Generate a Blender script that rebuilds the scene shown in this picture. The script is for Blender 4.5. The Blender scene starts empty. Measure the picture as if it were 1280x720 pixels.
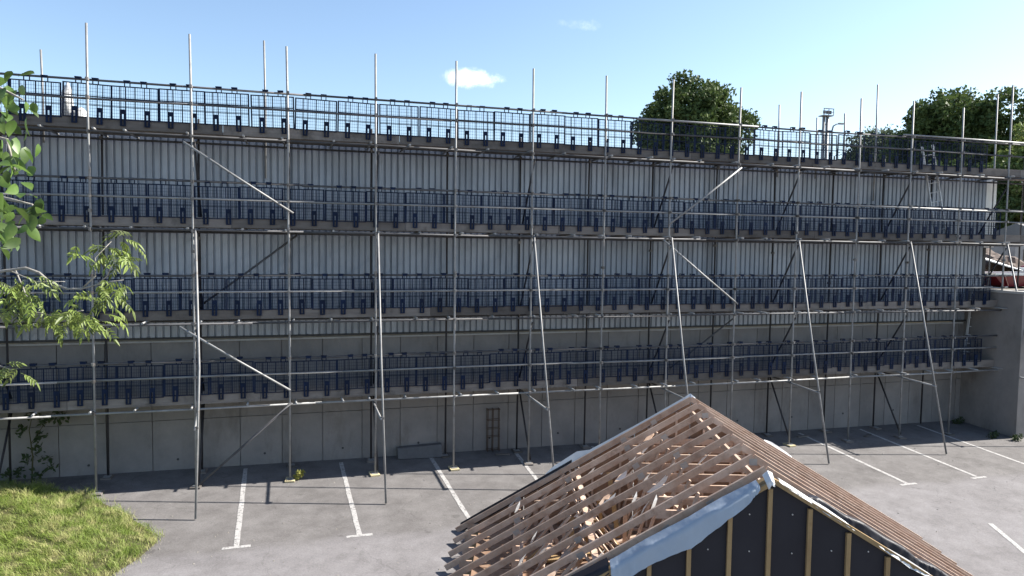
import bpy, bmesh, math, random
import numpy as np
from mathutils import Vector, Matrix, Quaternion
random.seed(11)
RNG = np.random.default_rng(5)
R = math.radians
scene = bpy.context.scene
col = scene.collection

# ------------------------------------------------------------------ camera
cam_d = bpy.data.cameras.new('camera')
cam = bpy.data.objects.new('camera', cam_d)
col.objects.link(cam)
YAW, PITCH, ROLL = 0.2907, 0.0586, 0.0127
fw = Vector((math.sin(YAW)*math.cos(PITCH), math.cos(YAW)*math.cos(PITCH), -math.sin(PITCH)))
rt = Vector((math.cos(YAW), -math.sin(YAW), 0))
up = rt.cross(fw)
r2 = rt*math.cos(ROLL) + up*math.sin(ROLL)
u2 = -rt*math.sin(ROLL) + up*math.cos(ROLL)
M = Matrix((r2, u2, -fw)).transposed().to_4x4()
M.translation = Vector((4.1726, -17.0457, 5.4607))
cam.matrix_world = M
cam_d.sensor_width = 36
cam_d.lens = 36*892.0/1280
cam_d.clip_start = 0.05
cam_d.clip_end = 5000
scene.camera = cam
scene.render.resolution_x, scene.render.resolution_y = 1024, 576

# ------------------------------------------------------------------ light
SUN = Vector((1.40, -0.03, 1.0)).normalized()
EXPOSURE = 1.52
world = bpy.data.worlds.new('World')
scene.world = world
world.use_nodes = True
nt = world.node_tree
nt.nodes.clear()
def wn(t, **kw):
    n = nt.nodes.new(t)
    for k, v in kw.items(): setattr(n, k, v)
    return n
w_out = wn('ShaderNodeOutputWorld'); w_bg = wn('ShaderNodeBackground')
sky = wn('ShaderNodeTexSky', sky_type='NISHITA', sun_disc=False)
sky.sun_elevation = math.asin(SUN.z)
sky.sun_rotation = math.atan2(SUN.x, SUN.y)
sky.air_density = 1.0; sky.dust_density = 0.6; sky.ozone_density = 1.6
# two small fair-weather clouds in the sky
geo = wn('ShaderNodeTexCoord')
def cloud(center, ax, sx, sy, thr, dens, seed):
    c = Vector(center).normalized(); a = Vector(ax).normalized(); b = c.cross(a).normalized()
    ns = wn('ShaderNodeTexNoise'); ns.inputs['Scale'].default_value = 19; ns.inputs['Detail'].default_value = 10; ns.inputs['Roughness'].default_value = .68; ns.inputs['Distortion'].default_value = .4
    off = wn('ShaderNodeVectorMath', operation='ADD'); off.inputs[1].default_value = (seed, seed*.7, 0)
    nt.links.new(geo.outputs['Generated'], off.inputs[0]); nt.links.new(off.outputs[0], ns.inputs['Vector'])
    outs = []
    for vec, s in ((a, sx), (b, sy)):
        d = wn('ShaderNodeVectorMath', operation='DOT_PRODUCT'); d.inputs[1].default_value = vec
        nt.links.new(geo.outputs['Generated'], d.inputs[0])
        sub = wn('ShaderNodeMath', operation='SUBTRACT'); sub.inputs[1].default_value = vec.dot(c)
        nt.links.new(d.outputs['Value'], sub.inputs[0])
        dv = wn('ShaderNodeMath', operation='DIVIDE'); dv.inputs[1].default_value = s
        nt.links.new(sub.outputs[0], dv.inputs[0])
        pw = wn('ShaderNodeMath', operation='MULTIPLY')
        nt.links.new(dv.outputs[0], pw.inputs[0]); nt.links.new(dv.outputs[0], pw.inputs[1])
        outs.append(pw)
    sm = wn('ShaderNodeMath', operation='ADD'); nt.links.new(outs[0].outputs[0], sm.inputs[0]); nt.links.new(outs[1].outputs[0], sm.inputs[1])
    # front hemisphere only
    dd = wn('ShaderNodeVectorMath', operation='DOT_PRODUCT'); dd.inputs[1].default_value = c
    nt.links.new(geo.outputs['Generated'], dd.inputs[0])
    gt = wn('ShaderNodeMath', operation='GREATER_THAN'); gt.inputs[1].default_value = .5; nt.links.new(dd.outputs['Value'], gt.inputs[0])
    mul = wn('ShaderNodeMath', operation='MULTIPLY_ADD'); mul.inputs[1].default_value = 3.0; mul.inputs[2].default_value = -1.5 + thr
    nt.links.new(ns.outputs['Fac'], mul.inputs[0])
    df = wn('ShaderNodeMath', operation='SUBTRACT'); nt.links.new(mul.outputs[0], df.inputs[0]); nt.links.new(sm.outputs[0], df.inputs[1])
    mr = wn('ShaderNodeMapRange', interpolation_type='SMOOTHSTEP'); mr.inputs['From Min'].default_value = 0; mr.inputs['From Max'].default_value = 1.45; mr.inputs['To Max'].default_value = dens
    nt.links.new(df.outputs[0], mr.inputs['Value'])
    m2 = wn('ShaderNodeMath', operation='MULTIPLY'); nt.links.new(mr.outputs[0], m2.inputs[0]); nt.links.new(gt.outputs[0], m2.inputs[1])
    return m2.outputs[0]
RIGHTV = (0.955, -0.290, -0.05)
c1 = cloud((0.232, 0.947, 0.223), RIGHTV, 0.060, .0165, .62, .95, 5.4)
c2 = cloud((0.350, 0.890, 0.290), RIGHTV, .045, .012, .75, .35, 7.7)
cur = sky.outputs[0]
for c in (c1, c2):
    mx = wn('ShaderNodeMix', data_type='RGBA'); mx.inputs['B'].default_value = (10.5, 10.8, 11.3, 1)
    nt.links.new(c, mx.inputs['Factor']); nt.links.new(cur, mx.inputs['A']); cur = mx.outputs['Result']
w_bg.inputs['Strength'].default_value = 0.08
nt.links.new(cur, w_bg.inputs['Color']); nt.links.new(w_bg.outputs[0], w_out.inputs['Surface'])

sun_d = bpy.data.lights.new('sun', 'SUN')
sun_d.energy = 5.0; sun_d.angle = R(0.53); sun_d.color = (1.0, .95, .87)
sun = bpy.data.objects.new('sun', sun_d)
sun.rotation_euler = SUN.to_track_quat('Z', 'Y').to_euler()
sun.location = (30, 0, 30)
col.objects.link(sun)
scene.view_settings.view_transform = 'Standard'
scene.view_settings.look = 'None'
scene.view_settings.gamma = 1
scene.view_settings.exposure = EXPOSURE

# ------------------------------------------------------------------ materials
def mat(name, base, rough=.8, metal=0.0, var=None, vscale=3.0, detail=5, bump=0.0, bscale=40.0, stretch=(1,1,1), mix=.6, spec=.3,
        stain=None, sscale=1.0, sstretch=(1,1,1), slo=.5, shi=.65, trans=0.0, rnd=0.0):
    m = bpy.data.materials.new(name); m.use_nodes = True
    t = m.node_tree; bs = t.nodes['Principled BSDF']
    bs.inputs['Roughness'].default_value = rough; bs.inputs['Metallic'].default_value = metal
    bs.inputs['Specular IOR Level'].default_value = spec
    def N(ty, **k):
        n = t.nodes.new(ty)
        for a, b in k.items(): setattr(n, a, b)
        return n
    g = N('ShaderNodeNewGeometry'); mp = N('ShaderNodeMapping'); mp.inputs['Scale'].default_value = stretch
    t.links.new(g.outputs['Position'], mp.inputs['Vector'])
    c = None
    base = tuple(base)+(1,)
    if var:
        ns = N('ShaderNodeTexNoise'); ns.inputs['Scale'].default_value = vscale; ns.inputs['Detail'].default_value = detail; ns.inputs['Roughness'].default_value = .65
        t.links.new(mp.outputs[0], ns.inputs['Vector'])
        mr = N('ShaderNodeMapRange'); mr.inputs['From Min'].default_value = .3; mr.inputs['From Max'].default_value = .7
        t.links.new(ns.outputs['Fac'], mr.inputs['Value'])
        mx = N('ShaderNodeMix', data_type='RGBA'); mx.inputs['A'].default_value = base; mx.inputs['B'].default_value = tuple(var)+(1,)
        t.links.new(mr.outputs[0], mx.inputs['Factor']); c = mx.outputs['Result']
    if stain:
        mp2 = N('ShaderNodeMapping'); mp2.inputs['Scale'].default_value = sstretch; mp2.inputs['Location'].default_value = (3.3, 1.7, 9.1)
        t.links.new(g.outputs['Position'], mp2.inputs['Vector'])
        ns = N('ShaderNodeTexNoise'); ns.inputs['Scale'].default_value = sscale; ns.inputs['Detail'].default_value = 8; ns.inputs['Roughness'].default_value = .7
        t.links.new(mp2.outputs[0], ns.inputs['Vector'])
        mr = N('ShaderNodeMapRange', interpolation_type='SMOOTHSTEP'); mr.inputs['From Min'].default_value = slo; mr.inputs['From Max'].default_value = shi; mr.inputs['To Max'].default_value = mix
        t.links.new(ns.outputs['Fac'], mr.inputs['Value'])
        mx = N('ShaderNodeMix', data_type='RGBA'); mx.inputs['B'].default_value = tuple(stain)+(1,)
        if c: t.links.new(c, mx.inputs['A'])
        else: mx.inputs['A'].default_value = base
        t.links.new(mr.outputs[0], mx.inputs['Factor']); c = mx.outputs['Result']
    if rnd:
        oi = N('ShaderNodeObjectInfo'); mr = N('ShaderNodeMapRange'); mr.inputs['To Min'].default_value = 1-rnd; mr.inputs['To Max'].default_value = 1+rnd
        t.links.new(oi.outputs['Random'], mr.inputs['Value'])
        mm = N('ShaderNodeVectorMath', operation='SCALE')
        if c: t.links.new(c, mm.inputs[0])
        else: mm.inputs[0].default_value = base[:3]
        t.links.new(mr.outputs[0], mm.inputs['Scale']); c = mm.outputs[0]
    if c: t.links.new(c, bs.inputs['Base Color'])
    else: bs.inputs['Base Color'].default_value = base
    if bump:
        ns = N('ShaderNodeTexNoise'); ns.inputs['Scale'].default_value = bscale; ns.inputs['Detail'].default_value = 6
        t.links.new(mp.outputs[0], ns.inputs['Vector'])
        b = N('ShaderNodeBump'); b.inputs['Strength'].default_value = bump; b.inputs['Distance'].default_value = .02
        t.links.new(ns.outputs['Fac'], b.inputs['Height']); t.links.new(b.outputs[0], bs.inputs['Normal'])
    if trans:
        tr = N('ShaderNodeBsdfTranslucent'); ms = N('ShaderNodeMixShader'); ms.inputs[0].default_value = trans
        if c: t.links.new(c, tr.inputs['Color'])
        else: tr.inputs['Color'].default_value = base
        t.links.new(bs.outputs[0], ms.inputs[1]); t.links.new(tr.outputs[0], ms.inputs[2])
        t.links.new(ms.outputs[0], t.nodes['Material Output'].inputs['Surface'])
    return m

MT = dict(
 asphalt=mat('asphalt', (.100,.093,.091), .92, var=(.165,.156,.153), vscale=1.7, detail=9, bump=.35, bscale=90, stain=(.055,.05,.049), sscale=.7, slo=.52, shi=.75, mix=.6),
 upper=mat('upper_gravel', (.22,.2,.17), .95, var=(.15,.14,.12), vscale=.6, bump=.4, bscale=20),
 paint=mat('worn_white_paint', (.40,.39,.38), .7, var=(.31,.30,.295), vscale=8, stain=(.13,.125,.12), sscale=16, slo=.50, shi=.62, mix=.85),
 concrete=mat('concrete', (.25,.232,.218), .9, var=(.175,.165,.16), vscale=1.1, bump=.25, bscale=30, stain=(.11,.095,.08), sscale=1.6, sstretch=(1,1,.35), slo=.5, shi=.75, mix=.6, rnd=.06),
 coping=mat('pale_concrete', (.4,.39,.37), .85, var=(.3,.29,.28), vscale=3, bump=.2),
 cladding=mat('cladding_metal', (.33,.365,.415), .45, metal=.1, var=(.26,.29,.335), vscale=.8, stain=(.15,.165,.19), sscale=1.2, sstretch=(3,3,.3), slo=.45, shi=.75, mix=.7, rnd=.07),
 flashing=mat('white_flashing', (.7,.71,.7), .5, var=(.6,.61,.6), vscale=2),
 dark=mat('dark_metal', (.035,.037,.04), .6, var=(.05,.05,.05), vscale=5),
 steel=mat('galvanised_tube', (.29,.29,.29), .55, metal=.2, var=(.18,.18,.18), vscale=4, stain=(.16,.12,.09), sscale=5, slo=.55, shi=.72, mix=.7, rnd=.12),
 tube_dark=mat('shaded_tube', (.095,.095,.10), .65, metal=.1, var=(.055,.055,.06), vscale=4, stain=(.10,.07,.05), sscale=5, slo=.55, shi=.72, mix=.6, rnd=.2),  # darker copy of the steel: shade put into the ledger and rail colour
 tube_black=mat('near_black_tube', (.035,.033,.036), .7, var=(.022,.02,.022), vscale=5, rnd=.2),  # near-black tone for the inner standards and cross braces
 alu=mat('aluminium', (.62,.63,.64), .45, metal=.1, var=(.5,.5,.5), vscale=5),
 coupler=mat('coupler_steel', (.26,.25,.24), .6, metal=.3, var=(.10,.09,.085), vscale=9, rnd=.5),
 mesh=mat('navy_mesh', (.0045,.0135,.042), .6, var=(.003,.008,.024), vscale=3, spec=.15, rnd=.2),
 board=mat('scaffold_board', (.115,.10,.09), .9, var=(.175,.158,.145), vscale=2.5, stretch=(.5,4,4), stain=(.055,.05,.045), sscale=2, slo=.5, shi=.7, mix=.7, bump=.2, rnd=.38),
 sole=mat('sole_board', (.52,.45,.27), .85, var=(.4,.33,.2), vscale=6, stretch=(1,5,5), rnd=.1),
 timber=mat('truss_timber', (.38,.255,.185), .8, var=(.54,.42,.335), vscale=3, stretch=(1.2,1.2,1.2), stain=(.20,.12,.08), sscale=3, slo=.5, shi=.7, mix=.6, rnd=.16),
 pine=mat('fresh_pine', (.33,.225,.11), .8, var=(.25,.165,.08), vscale=7, stretch=(2,2,.6), stain=(.22,.13,.06), sscale=7, slo=.58, shi=.7, mix=.6, rnd=.08),
 osb=mat('osb_board', (.26,.175,.12), .85, var=(.19,.11,.07), vscale=9, detail=6, stain=(.11,.06,.04), sscale=2.5, slo=.5, shi=.7, mix=.6, rnd=.25),
 plate=mat('nail_plate', (.34,.33,.32), .45, metal=.4, var=(.4,.4,.4), vscale=20),
 black=mat('black_membrane', (.014,.014,.02), .5, var=(.02,.02,.027), vscale=1.5, spec=.25, bump=.15, bscale=5),
 blue=mat('pale_blue_membrane', (.44,.51,.59), .5, var=(.38,.45,.54), vscale=2, bump=.4, bscale=6, trans=.25),
 white=mat('white_plastic', (.75,.76,.76), .5, var=(.62,.63,.64), vscale=6, bump=.4, bscale=9, trans=.15),
 grassblade=mat('grass_blade', (.06,.12,.012), .6, var=(.24,.30,.055), vscale=24, detail=3, trans=.3, stain=(.44,.40,.19), sscale=3.4, slo=.44, shi=.62, mix=.75),
 soil=mat('verge_soil', (.085,.075,.035), .95, var=(.05,.055,.02), vscale=5, bump=.6, bscale=15),
 gravel=mat('pale_gravel', (.27,.25,.22), .9, var=(.17,.16,.14), vscale=20),
 leaf=mat('leaf', (.05,.105,.018), .45, var=(.11,.17,.04), vscale=14, trans=.38, rnd=.45, spec=.5),
 ashleaf=mat('ash_leaf', (.085,.13,.022), .5, var=(.20,.25,.06), vscale=9, trans=.36, rnd=.5, spec=.45),
 crown=mat('tree_crown', (.04,.068,.02), .7, var=(.10,.14,.042), vscale=.5, detail=6, trans=.2),
 crown2=mat('pale_crown', (.14,.19,.05), .7, var=(.2,.24,.08), vscale=.7, detail=6, trans=.25),
 crown3=mat('bluish_crown', (.07,.095,.055), .7, var=(.11,.14,.08), vscale=.5, detail=6, trans=.2),
 bark=mat('bark', (.2,.185,.16), .9, var=(.34,.32,.29), vscale=14, bump=.5, bscale=30),
 shrub=mat('shrub_leaf', (.03,.05,.018), .7, var=(.05,.07,.025), vscale=6, trans=.2),
 maroon=mat('maroon_paint', (.16,.012,.022), .35, var=(.12,.01,.018), vscale=3, spec=.5),
 brick=mat('brick', (.30,.13,.06), .9, var=(.22,.09,.045), vscale=5, rnd=.1),
 roofing=mat('grey_roofing', (.12,.12,.125), .8, var=(.16,.16,.16), vscale=1),
 rubble=mat('rubble', (.16,.12,.10), .95, var=(.07,.055,.05), vscale=3, detail=8, bump=.6, bscale=9, stain=(.4,.38,.36), sscale=4, slo=.58, shi=.66, mix=.8),
 block=mat('grey_block', (.13,.128,.13), .9, var=(.095,.093,.095), vscale=4, bump=.3),
 rust=mat('rusty_steel', (.10,.065,.045), .8, var=(.06,.04,.03), vscale=9),
 glass=mat('dark_glass', (.02,.025,.03), .08, spec=.6),
 rubber=mat('rubber', (.02,.02,.02), .8),
 weed=mat('yellow_weed', (.32,.30,.08), .7, var=(.2,.22,.05), vscale=9, trans=.3),
)
# parking bays are brownish, the aisle in front of them is a paler, greyer surfacing: extend the asphalt material
def asphalt_zones():
    m = MT['asphalt']; t = m.node_tree; bs = t.nodes['Principled BSDF']
    src = bs.inputs['Base Color'].links[0].from_socket
    g = t.nodes.new('ShaderNodeNewGeometry'); sp = t.nodes.new('ShaderNodeSeparateXYZ'); t.links.new(g.outputs['Position'], sp.inputs[0])
    ns = t.nodes.new('ShaderNodeTexNoise'); ns.inputs['Scale'].default_value = .8; ns.inputs['Detail'].default_value = 6; t.links.new(g.outputs['Position'], ns.inputs['Vector'])
    a = t.nodes.new('ShaderNodeMath'); a.operation = 'MULTIPLY_ADD'; a.inputs[1].default_value = 1.1; t.links.new(ns.outputs['Fac'], a.inputs[0]); t.links.new(sp.outputs['Y'], a.inputs[2])
    mr = t.nodes.new('ShaderNodeMapRange'); mr.inputs['From Min'].default_value = -2.55; mr.inputs['From Max'].default_value = -2.95; mr.inputs['To Min'].default_value = 0; mr.inputs['To Max'].default_value = .62
    t.links.new(a.outputs[0], mr.inputs['Value'])
    n2 = t.nodes.new('ShaderNodeTexNoise'); n2.inputs['Scale'].default_value = 1.6; n2.inputs['Detail'].default_value = 9; n2.inputs['Roughness'].default_value=.75; t.links.new(g.outputs['Position'], n2.inputs['Vector'])
    c2 = t.nodes.new('ShaderNodeMix'); c2.data_type='RGBA'; c2.inputs['A'].default_value=(.142,.134,.137,1); c2.inputs['B'].default_value=(.235,.225,.232,1)
    m3 = t.nodes.new('ShaderNodeMapRange'); m3.inputs['From Min'].default_value=.35; m3.inputs['From Max'].default_value=.65; t.links.new(n2.outputs['Fac'], m3.inputs['Value']); t.links.new(m3.outputs[0], c2.inputs['Factor'])
    mx = t.nodes.new('ShaderNodeMix'); mx.data_type='RGBA'; t.links.new(src, mx.inputs['A']); t.links.new(c2.outputs['Result'], mx.inputs['B']); t.links.new(mr.outputs[0], mx.inputs['Factor'])
    # pale scuffs and spatters
    n4 = t.nodes.new('ShaderNodeTexNoise'); n4.inputs['Scale'].default_value = 7; n4.inputs['Detail'].default_value = 8; n4.inputs['Roughness'].default_value=.8
    t.links.new(g.outputs['Position'], n4.inputs['Vector'])
    m5 = t.nodes.new('ShaderNodeMapRange'); m5.interpolation_type='SMOOTHSTEP'; m5.inputs['From Min'].default_value=.66; m5.inputs['From Max'].default_value=.74; m5.inputs['To Max'].default_value=.6; t.links.new(n4.outputs['Fac'], m5.inputs['Value'])
    m6 = t.nodes.new('ShaderNodeMix'); m6.data_type='RGBA'; m6.inputs['B'].default_value=(.36,.35,.34,1); t.links.new(mx.outputs['Result'], m6.inputs['A']); t.links.new(m5.outputs[0], m6.inputs['Factor'])
    vo = t.nodes.new('ShaderNodeTexVoronoi'); vo.feature = 'DISTANCE_TO_EDGE'; vo.inputs['Scale'].default_value = .42
    nd = t.nodes.new('ShaderNodeTexNoise'); nd.inputs['Scale'].default_value = 1.3; nd.inputs['Detail'].default_value = 8; t.links.new(g.outputs['Position'], nd.inputs['Vector'])
    va = t.nodes.new('ShaderNodeMix'); va.data_type = 'RGBA'; va.blend_type = 'LINEAR_LIGHT'; va.inputs['Factor'].default_value = .5; t.links.new(g.outputs['Position'], va.inputs['A']); t.links.new(nd.outputs['Color'], va.inputs['B']); t.links.new(va.outputs['Result'], vo.inputs['Vector'])
    mc = t.nodes.new('ShaderNodeMapRange'); mc.inputs['From Min'].default_value = 0; mc.inputs['From Max'].default_value = .006; mc.inputs['To Min'].default_value = .28; mc.inputs['To Max'].default_value = 0; t.links.new(vo.outputs['Distance'], mc.inputs['Value'])
    m7 = t.nodes.new('ShaderNodeMix'); m7.data_type='RGBA'; m7.inputs['B'].default_value=(.04,.036,.034,1); t.links.new(m6.outputs['Result'], m7.inputs['A']); t.links.new(mc.outputs[0], m7.inputs['Factor'])
    no = t.nodes.new('ShaderNodeTexNoise'); no.inputs['Scale'].default_value = 2.7; no.inputs['Detail'].default_value = 4; t.links.new(g.outputs['Position'], no.inputs['Vector'])
    mo = t.nodes.new('ShaderNodeMapRange'); mo.interpolation_type='SMOOTHSTEP'; mo.inputs['From Min'].default_value = .66; mo.inputs['From Max'].default_value = .76; mo.inputs['To Max'].default_value = .45; t.links.new(no.outputs['Fac'], mo.inputs['Value'])
    m8 = t.nodes.new('ShaderNodeMix'); m8.data_type='RGBA'; m8.inputs['B'].default_value=(.05,.046,.044,1); t.links.new(m7.outputs['Result'], m8.inputs['A']); t.links.new(mo.outputs[0], m8.inputs['Factor'])
    na = t.nodes.new('ShaderNodeTexNoise'); na.inputs['Scale'].default_value = 34; na.inputs['Detail'].default_value = 6; na.inputs['Roughness'].default_value = .8; t.links.new(g.outputs['Position'], na.inputs['Vector'])
    ma = t.nodes.new('ShaderNodeMapRange'); ma.inputs['From Min'].default_value = .3; ma.inputs['From Max'].default_value = .7; ma.inputs['To Min'].default_value = .76; ma.inputs['To Max'].default_value = 1.24; t.links.new(na.outputs['Fac'], ma.inputs['Value'])
    sc_ = t.nodes.new('ShaderNodeVectorMath'); sc_.operation = 'SCALE'; t.links.new(m8.outputs['Result'], sc_.inputs[0]); t.links.new(ma.outputs[0], sc_.inputs['Scale'])
    t.links.new(sc_.outputs[0], bs.inputs['Base Color'])
asphalt_zones()

# ------------------------------------------------------------------ helpers
class MB:
    def __init__(s): s.v = []; s.f = []; s.smooth = False
    def add(s, vs, fs):
        o = len(s.v); s.v += [tuple(v) for v in vs]; s.f += [tuple(i+o for i in f) for f in fs]; return s
    def box(s, x0, x1, y0, y1, z0, z1):
        return s.add([(x0,y0,z0),(x1,y0,z0),(x1,y1,z0),(x0,y1,z0),(x0,y0,z1),(x1,y0,z1),(x1,y1,z1),(x0,y1,z1)],
            [(0,3,2,1),(4,5,6,7),(0,1,5,4),(1,2,6,5),(2,3,7,6),(3,0,4,7)])
    def beam(s, p0, p1, w, h, upv=(0,0,1)):
        p0 = Vector(p0); p1 = Vector(p1); d = (p1-p0).normalized(); x = d.cross(Vector(upv))
        if x.length < 1e-4: x = d.cross(Vector((0,1,0)))
        x.normalize(); y = x.cross(d).normalized(); vs = []
        for p in (p0, p1):
            for a, b in ((-1,-1),(1,-1),(1,1),(-1,1)): vs.append(p + x*a*w/2 + y*b*h/2)
        return s.add(vs, [(0,1,2,3),(7,6,5,4),(0,4,5,1),(1,5,6,2),(2,6,7,3),(3,7,4,0)])
    def tube(s, pts, r, n=8, caps=True):
        pts = [Vector(p) for p in pts]; rr = r if isinstance(r, (list, tuple)) else [r]*len(pts)
        rings = []; prev = None
        for i, p in enumerate(pts):
            d = (pts[min(i+1,len(pts)-1)] - pts[max(i-1,0)]).normalized()
            x = prev - d*prev.dot(d) if prev is not None else d.cross(Vector((0,0,1)))
            if x.length < 1e-3: x = d.cross(Vector((0,1,0)))
            x.normalize(); prev = x; y = d.cross(x)
            rings.append([p + (x*math.cos(2*math.pi*k/n) + y*math.sin(2*math.pi*k/n))*rr[i] for k in range(n)])
        vs = [v for g in rings for v in g]; fs = []
        for i in range(len(pts)-1):
            for k in range(n): fs.append((i*n+k, i*n+(k+1)%n, (i+1)*n+(k+1)%n, (i+1)*n+k))
        if caps: fs += [tuple(range(n-1,-1,-1)), tuple((len(pts)-1)*n+k for k in range(n))]
        s.smooth = True
        return s.add(vs, fs)
    def data(s, name, m):
        me = bpy.data.meshes.new(name); me.from_pydata(s.v, [], s.f); me.materials.append(MT[m])
        if s.smooth:
            me.polygons.foreach_set('use_smooth', [len(p.vertices) == 4 for p in me.polygons]); 
        me.update(); return me
    def build(s, name, m, parent=None, loc=(0,0,0), rot=None):
        return link(name, s.data(name, m), parent, loc, rot)
def link(name, me, parent=None, loc=(0,0,0), rot=None):
    o = bpy.data.objects.new(name, me); col.objects.link(o)
    o.location = loc
    if rot: o.rotation_euler = rot
    if parent: o.parent = parent
    return o
def tag(o, label=None, cat=None, group=None, kind=None):
    if label: o['label'] = label
    if cat: o['category'] = cat
    if group: o['group'] = group
    if kind: o['kind'] = kind
    return o
def empty(name, loc=(0,0,0), rot=None):
    o = bpy.data.objects.new(name, None); col.objects.link(o); o.location = loc; o.empty_display_size = .3
    if rot: o.rotation_euler = rot
    return o
def G(x, y): return -0.0085*x + 0.0433*min(y, 1.3)
def np_mesh(name, verts, faces, m):
    me = bpy.data.meshes.new(name); me.from_pydata(verts.tolist() if hasattr(verts,'tolist') else verts, [], faces.tolist() if hasattr(faces,'tolist') else faces)
    me.materials.append(MT[m]); me.update(); return me
NEAR_TW= {'tw1': [[2.198, -13.376, 6.229], [2.688, -13.63, 6.177], [2.973, -13.825, 6.094], [3.129, -13.981, 6.013], [3.25, -14.126, 5.951]], 'tw2': [[2.198, -13.376, 6.229], [2.747, -13.663, 5.926], [3.001, -13.847, 5.867], [3.156, -14.001, 5.824], [3.184, -14.016, 5.708]], 'tw3': [[2.198, -13.376, 6.229], [2.601, -13.532, 5.649], [2.957, -13.743, 5.647], [3.131, -13.902, 5.612], [3.227, -13.984, 5.592]], 'tw4': [[2.198, -13.376, 6.229], [2.698, -13.517, 6.366], [3.111, -13.738, 6.48], [3.183, -13.816, 6.411]]}
NEAR_LEAF= [[3.175, -14.075, 6.039], [3.158, -13.976, 6.011], [3.131, -14.026, 5.962], [3.202, -13.972, 5.986], [3.219, -13.971, 5.973], [3.187, -14.141, 5.903], [3.219, -14.169, 5.873], [3.079, -13.869, 5.868], [3.207, -14.089, 5.857], [3.237, -14.107, 5.842], [3.092, -13.826, 5.836], [3.193, -14.023, 5.794], [3.088, -13.878, 5.778], [3.164, -14.016, 5.736], [3.182, -13.969, 5.757], [3.175, -14.124, 5.698], [3.163, -13.969, 5.691], [3.06, -13.867, 5.657], [3.147, -14.002, 5.635], [3.17, -13.941, 5.631], [3.209, -13.978, 5.574], [3.302, -14.196, 5.578], [3.111, -13.921, 5.586], [3.167, -13.992, 5.555], [3.178, -14.089, 5.517], [3.184, -14.174, 5.529], [3.165, -13.906, 5.537], [3.175, -14.036, 5.483], [3.106, -13.938, 5.49], [3.069, -13.878, 5.459], [3.214, -13.919, 6.345], [3.177, -13.841, 6.372], [3.251, -14.075, 5.605], [3.109, -13.901, 5.677], [3.108, -13.993, 6.01], [3.117, -13.854, 5.797], [3.096, -13.88, 5.566], [3.235, -14.165, 5.586], [3.172, -14.122, 5.781], [3.187, -14.092, 5.931]]
ASH_TW= {'b1': [[0.154, -10.369, 4.364], [1.183, -10.751, 4.864], [1.9, -11.05, 5.198], [2.338, -11.281, 5.265], [2.429, -11.31, 5.232], [2.526, -11.396, 5.164], [2.633, -11.43, 5.126], [2.729, -11.458, 5.127], [2.843, -11.543, 5.16], [2.912, -11.56, 5.221], [2.955, -11.566, 5.331]], 'b2': [[1.9, -11.05, 5.198], [2.195, -11.187, 5.25], [2.402, -11.306, 5.17], [2.601, -11.365, 5.173]], 'b3': [[2.249, -11.203, 5.251], [2.348, -11.297, 5.058], [2.401, -11.319, 4.957], [2.552, -11.417, 4.936], [2.753, -11.527, 4.983]], 'b4': [[2.729, -11.458, 5.127], [2.819, -11.48, 5.217], [2.82, -11.473, 5.345], [2.927, -11.498, 5.457]], 'b5': [[1.183, -10.751, 4.864], [1.788, -11.049, 4.654], [2.13, -11.26, 4.59], [2.238, -11.295, 4.552]], 'b6': [[1.183, -10.751, 4.864], [1.845, -11.042, 5.055], [2.14, -11.18, 5.091], [2.294, -11.275, 5.152]], 'b7': [[2.843, -11.543, 5.16], [2.938, -11.57, 5.183], [3.018, -11.593, 5.195]]}
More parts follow.
